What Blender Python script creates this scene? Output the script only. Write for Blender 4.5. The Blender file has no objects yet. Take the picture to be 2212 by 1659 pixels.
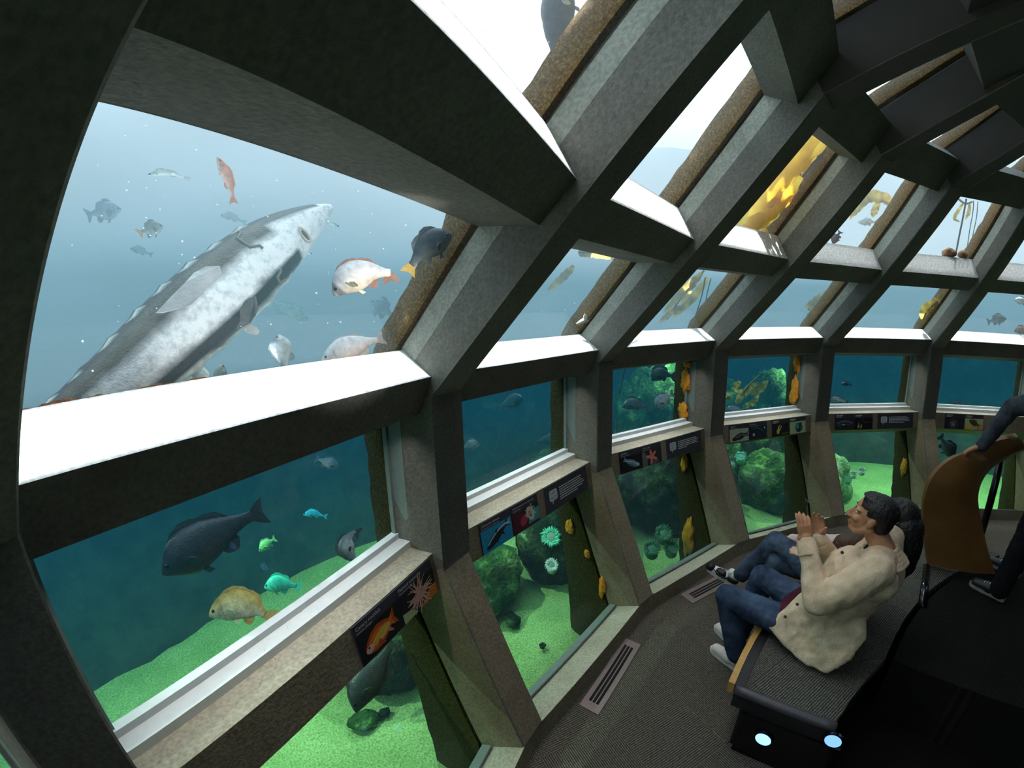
import bpy, bmesh, math, random
import numpy as np
from mathutils import Vector, Matrix, noise as mnoise
random.seed(7)
SC = bpy.context.scene
COL = SC.collection
PI = math.pi

# ---------------------------------------------------------------- camera
CAM_P = Vector((3.5961, 1.27008, 2.25984))
CR = np.array([-0.835658, -0.548676, -0.024082]); CU = np.array([0.0739, -0.155907, 0.985004]); CF = np.array([0.544205, -0.821348, -0.170833])
LF, LK1, LK2 = 821.6614, 0.3042, -0.0789      # lens: r_px = LF*(t + LK1 t^3 + LK2 t^5) on the 2212 px frame
def _lens(t): return LF*t*(1+LK1*t*t+LK2*t**4)
_T = np.linspace(0, 1.33, 4000); _R = _lens(_T)
def ray(x, y):
    dx, dy = x-1106.0, 829.5-y
    r = math.hypot(dx, dy)+1e-9
    t = float(np.interp(r, _R, _T))
    d = math.sin(t)*(dx/r*CR+dy/r*CU)+math.cos(t)*CF
    return Vector(d.tolist())
def at(x, y, dist): return CAM_P+ray(x, y)*dist
def at_z(x, y, z):
    d = ray(x, y); return CAM_P+d*((z-CAM_P.z)/d.z)
def pxm(x, y, dist):
    """metres per photo pixel at that spot"""
    return ((at(x+6, y, dist)-at(x-6, y, dist)).length+(at(x, y+6, dist)-at(x, y-6, dist)).length)/24.0
cam = bpy.data.cameras.new('camera'); camo = bpy.data.objects.new('camera', cam); COL.objects.link(camo)
M3 = Matrix(np.stack([CR, CU, -CF], 1).tolist())
camo.matrix_world = Matrix.Translation(CAM_P) @ M3.to_4x4()
cam.type = 'PANO'
cam.sensor_fit = 'HORIZONTAL'; cam.sensor_width = 36.0; cam.sensor_height = 27.0
cam.clip_start = 0.02; cam.clip_end = 200
_rm = _R[_T < 1.325]*36/2212; _tm = _T[_T < 1.325]
_c = np.linalg.lstsq(np.stack([_rm, _rm**2, _rm**3, _rm**4], 1), _tm, rcond=None)[0]
tgt = cam if hasattr(cam, 'panorama_type') else cam.cycles
tgt.panorama_type = 'FISHEYE_LENS_POLYNOMIAL'
tgt.fisheye_fov = math.radians(175)
tgt.fisheye_polynomial_k0 = 0.0
for i in range(4): setattr(tgt, 'fisheye_polynomial_k%d' % (i+1), -float(_c[i]))
SC.camera = camo
SC.view_settings.view_transform = 'Standard'
SC.view_settings.look = 'None'
SC.view_settings.exposure = 0.0
SC.view_settings.gamma = 1.0

# ---------------------------------------------------------------- node helpers
def srgb(r, g, b):
    f = lambda c: (c/255/12.92) if c/255 <= .04045 else ((c/255+.055)/1.055)**2.4
    return (f(r), f(g), f(b), 1.0)
def new_mat(name):
    m = bpy.data.materials.new(name); m.use_nodes = True
    nt = m.node_tree; nt.nodes.clear()
    return m, nt, nt.nodes.new('ShaderNodeOutputMaterial')
def node(nt, typ, **kw):
    n = nt.nodes.new(typ)
    for k, v in kw.items():
        if k in n.inputs: n.inputs[k].default_value = v
        else: setattr(n, k, v)
    return n
def ramp(nt, stops):
    n = nt.nodes.new('ShaderNodeValToRGB'); e = n.color_ramp.elements
    while len(e) < len(stops): e.new(0.5)
    for i, (p, c) in enumerate(stops): e[i].position = p; e[i].color = c
    return n
def simple(name, col, rough=0.6, var=0.0, scale=20.0, metallic=0.0, bump=0.0, bscale=60.0, emit=0.0, spec=0.5, col2=None):
    """one colour with noise variation and an optional bump"""
    m, nt, out = new_mat(name)
    p = node(nt, 'ShaderNodeBsdfPrincipled', Roughness=rough, Metallic=metallic)
    p.inputs['Specular IOR Level'].default_value = spec
    L = nt.links.new
    tc = node(nt, 'ShaderNodeTexCoord')
    if var > 0 or col2:
        nz = node(nt, 'ShaderNodeTexNoise', Scale=scale, Detail=6.0, Roughness=0.6)
        L(tc.outputs['Object'], nz.inputs['Vector'])
        if col2: r = ramp(nt, [(.35, col), (.65, col2)])
        else:
            a = tuple(c*(1-var) for c in col[:3])+(1,); b = tuple(min(1, c*(1+var)) for c in col[:3])+(1,)
            r = ramp(nt, [(.3, a), (.7, b)])
        L(nz.outputs['Fac'], r.inputs['Fac']); L(r.outputs['Color'], p.inputs['Base Color'])
    else: p.inputs['Base Color'].default_value = col
    if emit:
        p.inputs['Emission Color'].default_value = col; p.inputs['Emission Strength'].default_value = emit
    if bump:
        nb = node(nt, 'ShaderNodeTexNoise', Scale=bscale, Detail=4.0)
        L(tc.outputs['Object'], nb.inputs['Vector'])
        b = node(nt, 'ShaderNodeBump', Strength=bump, Distance=0.01)
        L(nb.outputs['Fac'], b.inputs['Height']); L(b.outputs['Normal'], p.inputs['Normal'])
    L(p.outputs['BSDF'], out.inputs['Surface'])
    return m

# ---------------------------------------------------------------- object helpers
def mesh_obj(name, verts, faces, mat=None, parent=None, smooth=False, mats=None, fmat=None):
    me = bpy.data.meshes.new(name)
    me.from_pydata([tuple(v) for v in verts], [], [tuple(f) for f in faces])
    me.validate()
    if mats:
        for m in mats: me.materials.append(m)
        if fmat:
            for p, i in zip(me.polygons, fmat): p.material_index = i
    elif mat: me.materials.append(mat)
    bm = bmesh.new(); bm.from_mesh(me)
    bmesh.ops.recalc_face_normals(bm, faces=bm.faces); bm.to_mesh(me); bm.free()
    if smooth:
        for p in me.polygons: p.use_smooth = True
    o = bpy.data.objects.new(name, me); COL.objects.link(o)
    if parent is not None: o.parent = parent
    return o
def local_to(o, parent):
    """parent o (built in world coordinates) to an unrotated Empty without moving it"""
    o.parent = parent; o.matrix_parent_inverse = Matrix.Translation(-parent.location)
    return o
def struct(o): o['kind'] = 'structure'; return o
def tag(o, label, cat, group=None):
    o['label'] = label; o['category'] = cat
    if group: o['group'] = group
    return o
def empty(name, loc):
    o = bpy.data.objects.new(name, None); o.location = loc; o.empty_display_size = .05; COL.objects.link(o)
    return o
class MB:
    """collects shapes into one mesh"""
    def __init__(s): s.v = []; s.f = []; s.m = []
    def add(s, verts, faces, mi=0):
        b = len(s.v); s.v += [Vector(v) for v in verts]; s.f += [tuple(i+b for i in f) for f in faces]; s.m += [mi]*len(faces); return s
    def prism(s, poly0, poly1, mi=0, caps=True):
        n = len(poly0)
        f = [(i, (i+1) % n, n+(i+1) % n, n+i) for i in range(n)]
        if caps: f += [tuple(range(n)), tuple(range(2*n-1, n-1, -1))]
        return s.add(list(poly0)+list(poly1), f, mi)
    def box(s, c, x, y, z, mi=0):
        """centre and three half-axis vectors"""
        c, x, y, z = map(Vector, (c, x, y, z))
        a = [c+x*i+y*j+z*k for k in (-1, 1) for i, j in ((-1, -1), (1, -1), (1, 1), (-1, 1))]
        return s.prism(a[:4], a[4:], mi)
    def tube(s, pts, radii, seg=8, mi=0, caps=True):
        pts = [Vector(p) for p in pts]
        if not hasattr(radii, '__len__'): radii = [radii]*len(pts)
        rings = []; up = None
        for i, p in enumerate(pts):
            t = (pts[min(i+1, len(pts)-1)]-pts[max(i-1, 0)]).normalized()
            if up is None: up = t.orthogonal().normalized()
            up = (up-t*up.dot(t))
            up = up.normalized() if up.length > 1e-6 else t.orthogonal().normalized()
            b = t.cross(up)
            rings.append([p+(up*math.cos(2*PI*k/seg)+b*math.sin(2*PI*k/seg))*radii[i] for k in range(seg)])
        return s.loft(rings, mi, caps)
    def loft(s, rings, mi=0, caps=True, closed=True):
        n = len(rings[0]); v = [p for r in rings for p in r]; f = []
        for i in range(len(rings)-1):
            for k in range(n if closed else n-1):
                k2 = (k+1) % n
                f.append((i*n+k, i*n+k2, (i+1)*n+k2, (i+1)*n+k))
        if caps: f += [tuple(range(n))[::-1], tuple(range((len(rings)-1)*n, len(rings)*n))]
        return s.add(v, f, mi)
    def ball(s, c, r, seg=12, rng=8, ax=None, mi=0):
        c = Vector(c); ax = ax or (Vector((1, 0, 0)), Vector((0, 1, 0)), Vector((0, 0, 1)))
        if not hasattr(r, '__len__'): r = (r, r, r)
        rings = []
        for i in range(1, rng):
            th = PI*i/rng
            rings.append([c+ax[0]*(r[0]*math.sin(th)*math.cos(2*PI*k/seg))+ax[1]*(r[1]*math.sin(th)*math.sin(2*PI*k/seg))+ax[2]*(r[2]*math.cos(th)) for k in range(seg)])
        b = len(s.v); s.loft(rings, mi, False)
        n = len(s.v); s.v += [c+ax[2]*r[2], c-ax[2]*r[2]]
        last = b+(rng-2)*seg
        for k in range(seg):
            s.f.append((b+k, n, b+(k+1) % seg)); s.m.append(mi)
            s.f.append((last+(k+1) % seg, n+1, last+k)); s.m.append(mi)
        return s
    def build(s, name, mat=None, parent=None, smooth=False, mats=None):
        o = mesh_obj(name, s.v, s.f, mat, None, smooth, mats, s.m if mats else None)
        if parent is not None: local_to(o, parent)
        return o
# ---------------------------------------------------------------- materials of the setting
def concrete_mat(name, c1, c2, stain):
    m, nt, out = new_mat(name); L = nt.links.new
    p = node(nt, 'ShaderNodeBsdfPrincipled', Roughness=0.82)
    p.inputs['Specular IOR Level'].default_value = .25
    tc = node(nt, 'ShaderNodeTexCoord')
    n1 = node(nt, 'ShaderNodeTexNoise', Scale=1.6, Detail=8.0, Roughness=.65); L(tc.outputs['Object'], n1.inputs['Vector'])
    r1 = ramp(nt, [(.32, c1), (.68, c2)]); L(n1.outputs['Fac'], r1.inputs['Fac'])
    n2 = node(nt, 'ShaderNodeTexNoise', Scale=70.0, Detail=3.0); L(tc.outputs['Object'], n2.inputs['Vector'])
    r2 = ramp(nt, [(.3, (.72, .72, .72, 1)), (.7, (1.12, 1.12, 1.12, 1))]); L(n2.outputs['Fac'], r2.inputs['Fac'])
    mx = node(nt, 'ShaderNodeMix', data_type='RGBA', blend_type='MULTIPLY'); mx.inputs['Factor'].default_value = 1.0
    L(r1.outputs['Color'], mx.inputs['A']); L(r2.outputs['Color'], mx.inputs['B'])
    n3 = node(nt, 'ShaderNodeTexNoise', Scale=4.5, Detail=10.0, Roughness=.75); L(tc.outputs['Object'], n3.inputs['Vector'])
    r3 = ramp(nt, [(.50, (0, 0, 0, 1)), (.75, (.5, .5, .5, 1))]); L(n3.outputs['Fac'], r3.inputs['Fac'])
    m2 = node(nt, 'ShaderNodeMix', data_type='RGBA'); m2.inputs['B'].default_value = stain
    L(r3.outputs['Color'], m2.inputs['Factor']); L(mx.outputs['Result'], m2.inputs['A']); L(m2.outputs['Result'], p.inputs['Base Color'])
    b = node(nt, 'ShaderNodeBump', Strength=.35, Distance=.008); L(n2.outputs['Fac'], b.inputs['Height']); L(b.outputs['Normal'], p.inputs['Normal'])
    L(p.outputs['BSDF'], out.inputs['Surface']); return m
M = {}
M['concrete'] = concrete_mat('concrete', srgb(104, 103, 96), srgb(128, 128, 119), srgb(92, 86, 72))
M['concrete_pale'] = concrete_mat('concrete_pale', srgb(150, 152, 138), srgb(196, 198, 186), srgb(120, 112, 88))
M['rail_top'] = concrete_mat('rail_top', srgb(168, 162, 144), srgb(190, 186, 170), srgb(128, 118, 96))
M['concrete_low'] = concrete_mat('concrete_low', srgb(132, 118, 96), srgb(156, 146, 124), srgb(92, 72, 50))
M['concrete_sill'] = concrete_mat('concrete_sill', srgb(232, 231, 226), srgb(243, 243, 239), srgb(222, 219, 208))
def crust_mat():
    m, nt, out = new_mat('algae_crust'); L = nt.links.new
    p = node(nt, 'ShaderNodeBsdfPrincipled', Roughness=.95); p.inputs['Specular IOR Level'].default_value = .1
    tc = node(nt, 'ShaderNodeTexCoord')
    n1 = node(nt, 'ShaderNodeTexNoise', Scale=95.0, Detail=8.0, Roughness=.8); L(tc.outputs['Object'], n1.inputs['Vector'])
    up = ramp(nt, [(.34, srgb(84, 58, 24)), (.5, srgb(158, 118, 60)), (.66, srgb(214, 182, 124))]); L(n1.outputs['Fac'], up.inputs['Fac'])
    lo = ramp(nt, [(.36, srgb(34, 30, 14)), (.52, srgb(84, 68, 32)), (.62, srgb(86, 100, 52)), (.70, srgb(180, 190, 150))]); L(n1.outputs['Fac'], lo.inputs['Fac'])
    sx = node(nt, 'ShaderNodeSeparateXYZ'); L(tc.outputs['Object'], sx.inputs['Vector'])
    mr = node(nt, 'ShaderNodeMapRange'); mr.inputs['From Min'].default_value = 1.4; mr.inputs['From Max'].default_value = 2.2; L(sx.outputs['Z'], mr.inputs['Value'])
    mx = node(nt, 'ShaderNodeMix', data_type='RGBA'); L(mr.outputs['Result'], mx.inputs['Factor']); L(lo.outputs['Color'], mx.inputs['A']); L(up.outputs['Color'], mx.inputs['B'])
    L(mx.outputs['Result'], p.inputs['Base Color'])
    b = node(nt, 'ShaderNodeBump', Strength=1.0, Distance=.02); L(n1.outputs['Fac'], b.inputs['Height']); L(b.outputs['Normal'], p.inputs['Normal'])
    L(p.outputs['BSDF'], out.inputs['Surface']); return m
M['crust'] = crust_mat()
def glass_mat():
    m, nt, out = new_mat('acrylic_pane'); L = nt.links.new
    t = node(nt, 'ShaderNodeBsdfTransparent'); t.inputs['Color'].default_value = (.97, .985, .985, 1)
    g = node(nt, 'ShaderNodeBsdfGlossy'); g.inputs['Roughness'].default_value = .03
    f = node(nt, 'ShaderNodeLayerWeight', Blend=.5)
    pw = node(nt, 'ShaderNodeMath', operation='POWER'); pw.inputs[1].default_value = 5.0; L(f.outputs['Facing'], pw.inputs[0])
    ma = node(nt, 'ShaderNodeMath', operation='MULTIPLY_ADD'); ma.inputs[1].default_value = .75; ma.inputs[2].default_value = .03; L(pw.outputs['Value'], ma.inputs[0])
    mx = node(nt, 'ShaderNodeMixShader'); L(ma.outputs['Value'], mx.inputs['Fac']); L(t.outputs['BSDF'], mx.inputs[1]); L(g.outputs['BSDF'], mx.inputs[2])
    L(mx.outputs['Shader'], out.inputs['Surface']); return m
M['glass'] = glass_mat()
M['white_frame'] = simple('white_frame', srgb(226, 232, 234), .5, .04, 30)
M['grey_frame'] = simple('grey_frame', srgb(120, 134, 132), .5, .1, 30)
M['dark_seal'] = simple('dark_seal', srgb(38, 42, 40), .7, .2, 40)
M['dark_roof'] = simple('dark_roof', srgb(58, 54, 50), .9, .15, 3)

# ---------------------------------------------------------------- dome frame: a twenty-sided shell of straight concrete members
NSEG = 20; DA = 2*PI/NSEG; HW = .0936
RIBS = range(-3, 10)                     # the glazed side; the rest of the ring is solid wall
def rib_dir(k):
    a = -(k-1)*DA
    return Vector((math.cos(a), math.sin(a), 0)), Vector((-math.sin(a), math.cos(a), 0))
def seg_dir(s):
    a = -(s-1)*DA-DA/2
    return Vector((math.cos(a), math.sin(a), 0)), Vector((-math.sin(a), math.cos(a), 0))
def vmid(r): return r*math.cos(DA/2-math.asin(HW/r))
Z = Vector((0, 0, 1))
RI = [(4.358, -.03), (4.356, .126), (4.796, 1.066), (4.803, 1.924), (4.790, 1.937), (3.42, 3.307), (2.4, 3.639)]
RG = [(4.60, -.62), (4.60, .0), (5.06, 1.0), (5.10, 1.86), (4.985, 2.115), (3.524, 3.576), (2.4, 3.94)]
RO = [(4.99, -.62), (5.05, .0), (5.255, 1.0), (5.255, 1.88), (5.11, 2.20), (3.63, 3.68), (2.4, 4.06)]
WI = [HW]*7
WG = [HW+.05, HW+.05, HW+.05, HW+.045, HW+.004, HW+.004, HW+.004]
def rough(o, amp, scale, cuts=0, keep=None):
    """push the points of a mesh along its normals with noise"""
    bm = bmesh.new(); bm.from_mesh(o.data)
    if cuts: bmesh.ops.subdivide_edges(bm, edges=bm.edges[:], cuts=cuts, use_grid_fill=True)
    bm.normal_update()
    mv = []
    for v in bm.verts:
        if keep and keep(v.co): continue
        n = mnoise.noise(v.co*scale)+.5*mnoise.noise(v.co*scale*2.3)
        mv.append((v, v.normal*(n*amp)))
    for v, d in mv: v.co += d
    bm.to_mesh(o.data); bm.free()
nt_ = 0
def rib(k):
    global nt_; nt_ += 1
    n, t = rib_dir(k); P = lambda rz, w: n*rz[0]+Z*rz[1]+t*w
    mb = MB()
    RS = [tuple(Vector(a).lerp(Vector(g), .64)) for a, g in zip(RI, RG)]; WS = [a+(g-a)*.64 for a, g in zip(WI, WG)]
    rings = [[P(RI[i], -WI[i]), P(RI[i], WI[i]), P(RS[i], WS[i]), P(RG[i], WG[i]), P(RG[i], -WG[i]), P(RS[i], -WS[i])] for i in range(7)]
    for i in range(6):
        low = i < 2
        for a in range(6):
            a2 = (a+1) % 6
            mb.add([rings[i][a], rings[i][a2], rings[i+1][a2], rings[i+1][a]], [(0, 1, 2, 3)], 1 if low else (2 if i == 4 and a in (2, 4) else (3 if i == 5 else 0)))  # top stretch darker: shade put into its colour
    mb.add(rings[0], [tuple(range(6))], 1); mb.add(rings[6], [tuple(range(6))], 0)
    o = mb.build('trim_%d' % nt_, mats=[M['concrete'], M['concrete_low'], M['concrete_pale'], M['dark_roof']])
    bm = bmesh.new(); bm.from_mesh(o.data); bmesh.ops.remove_doubles(bm, verts=bm.verts, dist=1e-4)
    sharp = [e for e in bm.edges if len(e.link_faces) == 2 and e.calc_face_angle() > .9]
    bmesh.ops.bevel(bm, geom=sharp, offset=.007, segments=1, affect='EDGES')
    bmesh.ops.recalc_face_normals(bm, faces=bm.faces); bm.to_mesh(o.data); bm.free()
    struct(o)
    # growth on the outer side of the rib, beyond the panes
    mb = MB(); N = 10; rg = []
    ow = [HW+.05, HW+.05, HW+.05, HW+.05, HW+.02, HW+.02, HW+.02]
    for i in range(6):
        m_ = {0: 6, 1: 16, 2: 12, 3: 5, 4: 28, 5: 16}[i]
        for j in range(m_+(1 if i == 5 else 0)):
            f = j/m_
            g = Vector(RG[i]).lerp(Vector(RG[i+1]), f); q = Vector(RO[i]).lerp(Vector(RO[i+1]), f); w = ow[i]+(ow[i+1]-ow[i])*f
            d = (q-g).normalized(); g = g+d*.022
            ring = []
            for (a, c) in ((0, -1), (.3, -1.0), (.6, -1.0), (.85, -1.0), (1, -.97), (1, -.5), (1, 0), (1, .5), (1, .97), (.85, 1.0), (.6, 1.0), (.3, 1.0), (0, 1)):
                e = g.lerp(q, a); ring.append(P((e.x, e.y), w*c))
            rg.append(ring)
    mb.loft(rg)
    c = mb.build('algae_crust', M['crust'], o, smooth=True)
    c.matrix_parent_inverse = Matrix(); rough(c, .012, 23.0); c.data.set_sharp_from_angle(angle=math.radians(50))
    return o
for k in RIBS: rib(k)

def ring(profile, mats, fm, v_shift=0.0):
    """one ring of straight beams between the ribs; profile is (r, z) around the section"""
    global nt_; nt_ += 1
    mb = MB(); tn = math.tan(DA/2)
    for s in list(RIBS)[:-1]:
        n, t = seg_dir(s)
        q = [(vmid(r), z) for r, z in profile]
        A = [n*v+Z*z+t*(v*tn) for v, z in q]; B = [n*v+Z*z-t*(v*tn) for v, z in q]
        N = len(q)
        for i in range(N):
            j = (i+1) % N
            mb.add([A[i], A[j], B[j], B[i]], [(0, 1, 2, 3)], fm[i])
    o = mb.build('trim_%d' % nt_, mats=mats)
    return struct(o)
cm = [M['concrete'], M['concrete_low'], M['concrete_sill'], M['crust'], M['rail_top']]
RING_A = ring([(4.33, -.03), (4.356, .122), (4.60, .0), (4.60, -.62), (4.33, -.62)], cm, [1, 4, 3, 1, 1])
RING_B = ring([(4.831, .951), (4.863, 1.139), (5.10, 1.139), (5.20, 1.10), (5.20, .86), (5.06, .845)], cm, [1, 4, 3, 3, 3, 1])
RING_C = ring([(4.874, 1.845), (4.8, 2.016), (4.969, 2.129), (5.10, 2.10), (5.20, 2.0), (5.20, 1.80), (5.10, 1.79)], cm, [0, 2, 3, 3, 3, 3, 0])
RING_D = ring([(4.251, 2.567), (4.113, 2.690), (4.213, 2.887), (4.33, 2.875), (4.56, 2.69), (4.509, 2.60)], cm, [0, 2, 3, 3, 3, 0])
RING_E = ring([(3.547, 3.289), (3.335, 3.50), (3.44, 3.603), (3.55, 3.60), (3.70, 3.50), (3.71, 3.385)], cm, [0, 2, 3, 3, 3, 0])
RING_F = ring([(2.74, 3.57), (2.42, 3.66), (2.42, 3.95), (2.81, 3.82)], [M['dark_roof']], [0, 0, 0, 0])

# panes: one per opening
nw = 0
def pane(s, a, b, frame=None):
    global nw; nw += 1
    n, t = seg_dir(s); tn = math.tan(DA/2)
    va, vb = vmid(a[0]), vmid(b[0]); m = .01
    q = [n*va+Z*a[1]+t*(va*tn-m), n*va+Z*a[1]-t*(va*tn-m), n*vb+Z*b[1]-t*(vb*tn-m), n*vb+Z*b[1]+t*(vb*tn-m)]
    o = mesh_obj('window_%d' % nw, q, [(0, 1, 2, 3)], M['glass']); struct(o)
    return o
def mid_frame(o, s):
    n, t = seg_dir(s); tn = math.tan(DA/2)
    mb = MB()
    v0, v1 = vmid(4.995), vmid(5.10); vc = (v0+v1)/2
    hw = vc*tn-HW-.035
    mb.box(n*vc+Z*1.155, n*((v1-v0)/2), t*hw, Z*.020)
    mb.box(n*vmid(5.085)+Z*1.185, n*.02, t*hw, Z*.018)
    for sg in (1, -1):
        ms = MB(); ms.box(n*(vc)+Z*1.47+t*(sg*hw), n*((v1-v0)/2), t*.008, Z*.325)
        ms.box(n*vmid(5.088)+Z*1.47+t*(sg*(hw-.012)), n*.012, t*.010, Z*.325)
        f = ms.build('window_frame', M['grey_frame']); f.parent = o
    f = mb.build('window_frame', M['white_frame']); f.parent = o
def low_frame(o, s):
    n, t = seg_dir(s); tn = math.tan(DA/2); mb = MB()
    v = vmid(4.60)
    mb.box(n*(v-.03)+Z*.035, (n*.906-Z*.42)*.03, t*(v*tn-.15), (n*.42+Z*.906)*.006)
    f = mb.build('window_frame', M['grey_frame']); f.parent = o
for s in list(RIBS)[:-1]:
    low_frame(pane(s, (4.60, .0), (5.06, .97)), s)
    mid_frame(pane(s, (5.10, 1.12), (5.10, 1.84)), s)
    pane(s, (4.985, 2.115), (4.49, 2.61))
    pane(s, (4.22, 2.88), (3.70, 3.40))
    pane(s, (3.46, 3.597), (2.78, 3.817))

# solid remainder of the dome, ceiling disc, floor
mb = MB(); prof = [(4.60, -.62), (4.60, 0), (5.0, 1.0), (5.0, 1.9), (3.6, 3.45), (2.45, 3.82), (2.45, 4.2), (4.4, 3.6), (5.4, 2.2), (5.4, -.62)]
rg = []
for k in range(9, 18): rg.append([rib_dir(k)[0]*r+Z*z for r, z in prof])
mb.loft(rg); struct(mb.build('wall_back', M['dark_roof']))
mb = MB(); c = [Vector((2.6*math.cos(i*PI/20), 2.6*math.sin(i*PI/20), 3.72)) for i in range(40)]
mb.prism(c, [v+Z*.25 for v in c]); struct(mb.build('ceiling', M['dark_roof']))
def carpet_mat(name, a, b):
    m, nt, out = new_mat(name); L = nt.links.new
    p = node(nt, 'ShaderNodeBsdfPrincipled', Roughness=.95); p.inputs['Specular IOR Level'].default_value = .1
    tc = node(nt, 'ShaderNodeTexCoord')
    mp = node(nt, 'ShaderNodeMapping'); L(tc.outputs['Object'], mp.inputs['Vector']); mp.inputs['Rotation'].default_value = (0, 0, .55)
    ch = node(nt, 'ShaderNodeTexChecker', Scale=2.2); L(mp.outputs['Vector'], ch.inputs['Vector'])
    w1 = node(nt, 'ShaderNodeTexWave', Scale=26.0, Distortion=2.5, Detail=2.0); w1.inputs['Detail Scale'].default_value = 6; w1.bands_direction = 'X'
    w2 = node(nt, 'ShaderNodeTexWave', Scale=26.0, Distortion=2.5, Detail=2.0); w2.inputs['Detail Scale'].default_value = 6; w2.bands_direction = 'Y'
    for w in (w1, w2): L(mp.outputs['Vector'], w.inputs['Vector'])
    mx = node(nt, 'ShaderNodeMix'); L(ch.outputs['Fac'], mx.inputs['Factor']); L(w1.outputs['Fac'], mx.inputs['A']); L(w2.outputs['Fac'], mx.inputs['B'])
    nz = node(nt, 'ShaderNodeTexNoise', Scale=90.0, Detail=3.0); L(tc.outputs['Object'], nz.inputs['Vector'])
    ad = node(nt, 'ShaderNodeMath', operation='MULTIPLY'); L(mx.outputs['Result'], ad.inputs[0]); L(nz.outputs['Fac'], ad.inputs[1])
    r = ramp(nt, [(.08, a), (.5, b)]); L(ad.outputs['Value'], r.inputs['Fac']); L(r.outputs['Color'], p.inputs['Base Color'])
    bp = node(nt, 'ShaderNodeBump', Strength=.5, Distance=.006); L(ad.outputs['Value'], bp.inputs['Height']); L(bp.outputs['Normal'], p.inputs['Normal'])
    L(p.outputs['BSDF'], out.inputs['Surface']); return m
M['carpet'] = carpet_mat('carpet', srgb(58, 54, 48), srgb(118, 112, 100))
M['carpet_dark_shaded'] = carpet_mat('carpet_dark_shaded', srgb(16, 14, 13), srgb(34, 30, 27))  # dark carpet with the room's shade put into its colour
mb = MB(); c = [Vector((4.40*math.cos(-DA*i), 4.40*math.sin(-DA*i), -.03)) for i in range(20)]
mb.prism([v-Z*.1 for v in c], [v+Z*.03 for v in c]); struct(mb.build('floor', M['carpet']))
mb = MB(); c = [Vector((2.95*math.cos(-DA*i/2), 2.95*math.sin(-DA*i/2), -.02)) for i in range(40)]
mb.prism(c, [v+Z*.024 for v in c]); struct(mb.build('floor_inner', M['carpet_dark_shaded']))  # inner disc: shade of the dome's middle put into the carpet colour
# ---------------------------------------------------------------- tank: sand, outer wall, water bodies, daylight
def water_mat(name, eq, sig):
    """water haze: absorption plus the even glow of scattered daylight (eq is what a long sight line settles to)"""
    m, nt, out = new_mat(name); L = nt.links.new
    D = max(sig)*1.0001
    a = node(nt, 'ShaderNodeVolumeAbsorption', Density=D); a.inputs['Color'].default_value = tuple(1-s/D for s in sig)+(1,)
    e = node(nt, 'ShaderNodeEmission', Strength=1.0); e.inputs['Color'].default_value = tuple(q*s for q, s in zip(eq, sig))+(1,)
    ad = node(nt, 'ShaderNodeAddShader'); L(a.outputs[0], ad.inputs[0]); L(e.outputs[0], ad.inputs[1]); L(ad.outputs[0], out.inputs['Volume'])
    return m
HOLE = [(4.645, -.70), (4.645, -.01), (5.085, .955), (5.125, 1.1), (5.125, 1.86), (5.01, 2.12), (3.548, 3.582), (2.60, 3.91), (.02, 3.99)]
def hole_r(z):
    for (r0, z0), (r1, z1) in zip(HOLE, HOLE[1:]):
        if z0 <= z <= z1 and z1 > z0: return r0+(r1-r0)*(z-z0)/(z1-z0)
ROUT = 9.0
def water_body(za, zb, mat):
    pts = [(hole_r(za), za)]+[(r, z) for r, z in HOLE if za+1e-4 < z < zb-1e-4]
    if zb <= HOLE[-1][1]: pts.append((hole_r(zb), zb))
    else: pts.append((.02, zb))
    pts += [(ROUT, zb), (ROUT, za)]
    mb = MB(); n = len(pts); rgs = []
    for k in range(NSEG):
        d = rib_dir(k)[0]; rgs.append([d*(r*1.0035)+Z*z for r, z in pts])
    rgs.append(rgs[0]); v = [p for r in rgs[:-1] for p in r]; f = []
    for k in range(NSEG):
        k2 = (k+1) % NSEG
        for i in range(n): f.append((k*n+i, k*n+(i+1) % n, k2*n+(i+1) % n, k2*n+i))
    o = mesh_obj('water', v, f, mat); return struct(o)
LAYERS = [(-.68, .88, (.022, .14, .085), (.20, .08, .15)),
          (.882, 1.93, (.006, .088, .145), (.55, .30, .26)),
          (1.932, 2.75, (.20, .39, .485), (.80, .72, .68)),
          (2.752, 5.0, (.60, .79, .89), (.55, .52, .50))]
for i, (a, b, eq, sg) in enumerate(LAYERS): water_body(a, b, water_mat('water_%d' % i, eq, sg))
def sand_mat():
    m, nt, out = new_mat('sand'); L = nt.links.new
    p = node(nt, 'ShaderNodeBsdfPrincipled', Roughness=.95); p.inputs['Specular IOR Level'].default_value = .1
    tc = node(nt, 'ShaderNodeTexCoord')
    n1 = node(nt, 'ShaderNodeTexNoise', Scale=2.2, Detail=5.0); L(tc.outputs['Object'], n1.inputs['Vector'])
    n2 = node(nt, 'ShaderNodeTexNoise', Scale=75.0, Detail=4.0); L(tc.outputs['Object'], n2.inputs['Vector'])
    r1 = ramp(nt, [(.3, srgb(150, 182, 112)), (.7, srgb(180, 208, 142))]); L(n1.outputs['Fac'], r1.inputs['Fac'])
    r2 = ramp(nt, [(.35, (.6, .6, .6, 1)), (.62, (1.1, 1.1, 1.1, 1))]); L(n2.outputs['Fac'], r2.inputs['Fac'])
    mx = node(nt, 'ShaderNodeMix', data_type='RGBA', blend_type='MULTIPLY'); mx.inputs['Factor'].default_value = 1; L(r1.outputs['Color'], mx.inputs['A']); L(r2.outputs['Color'], mx.inputs['B'])
    L(mx.outputs['Result'], p.inputs['Base Color'])
    b = node(nt, 'ShaderNodeBump', Strength=.5, Distance=.02); L(n2.outputs['Fac'], b.inputs['Height']); L(b.outputs['Normal'], p.inputs['Normal'])
    L(p.outputs['BSDF'], out.inputs['Surface']); return m
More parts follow.
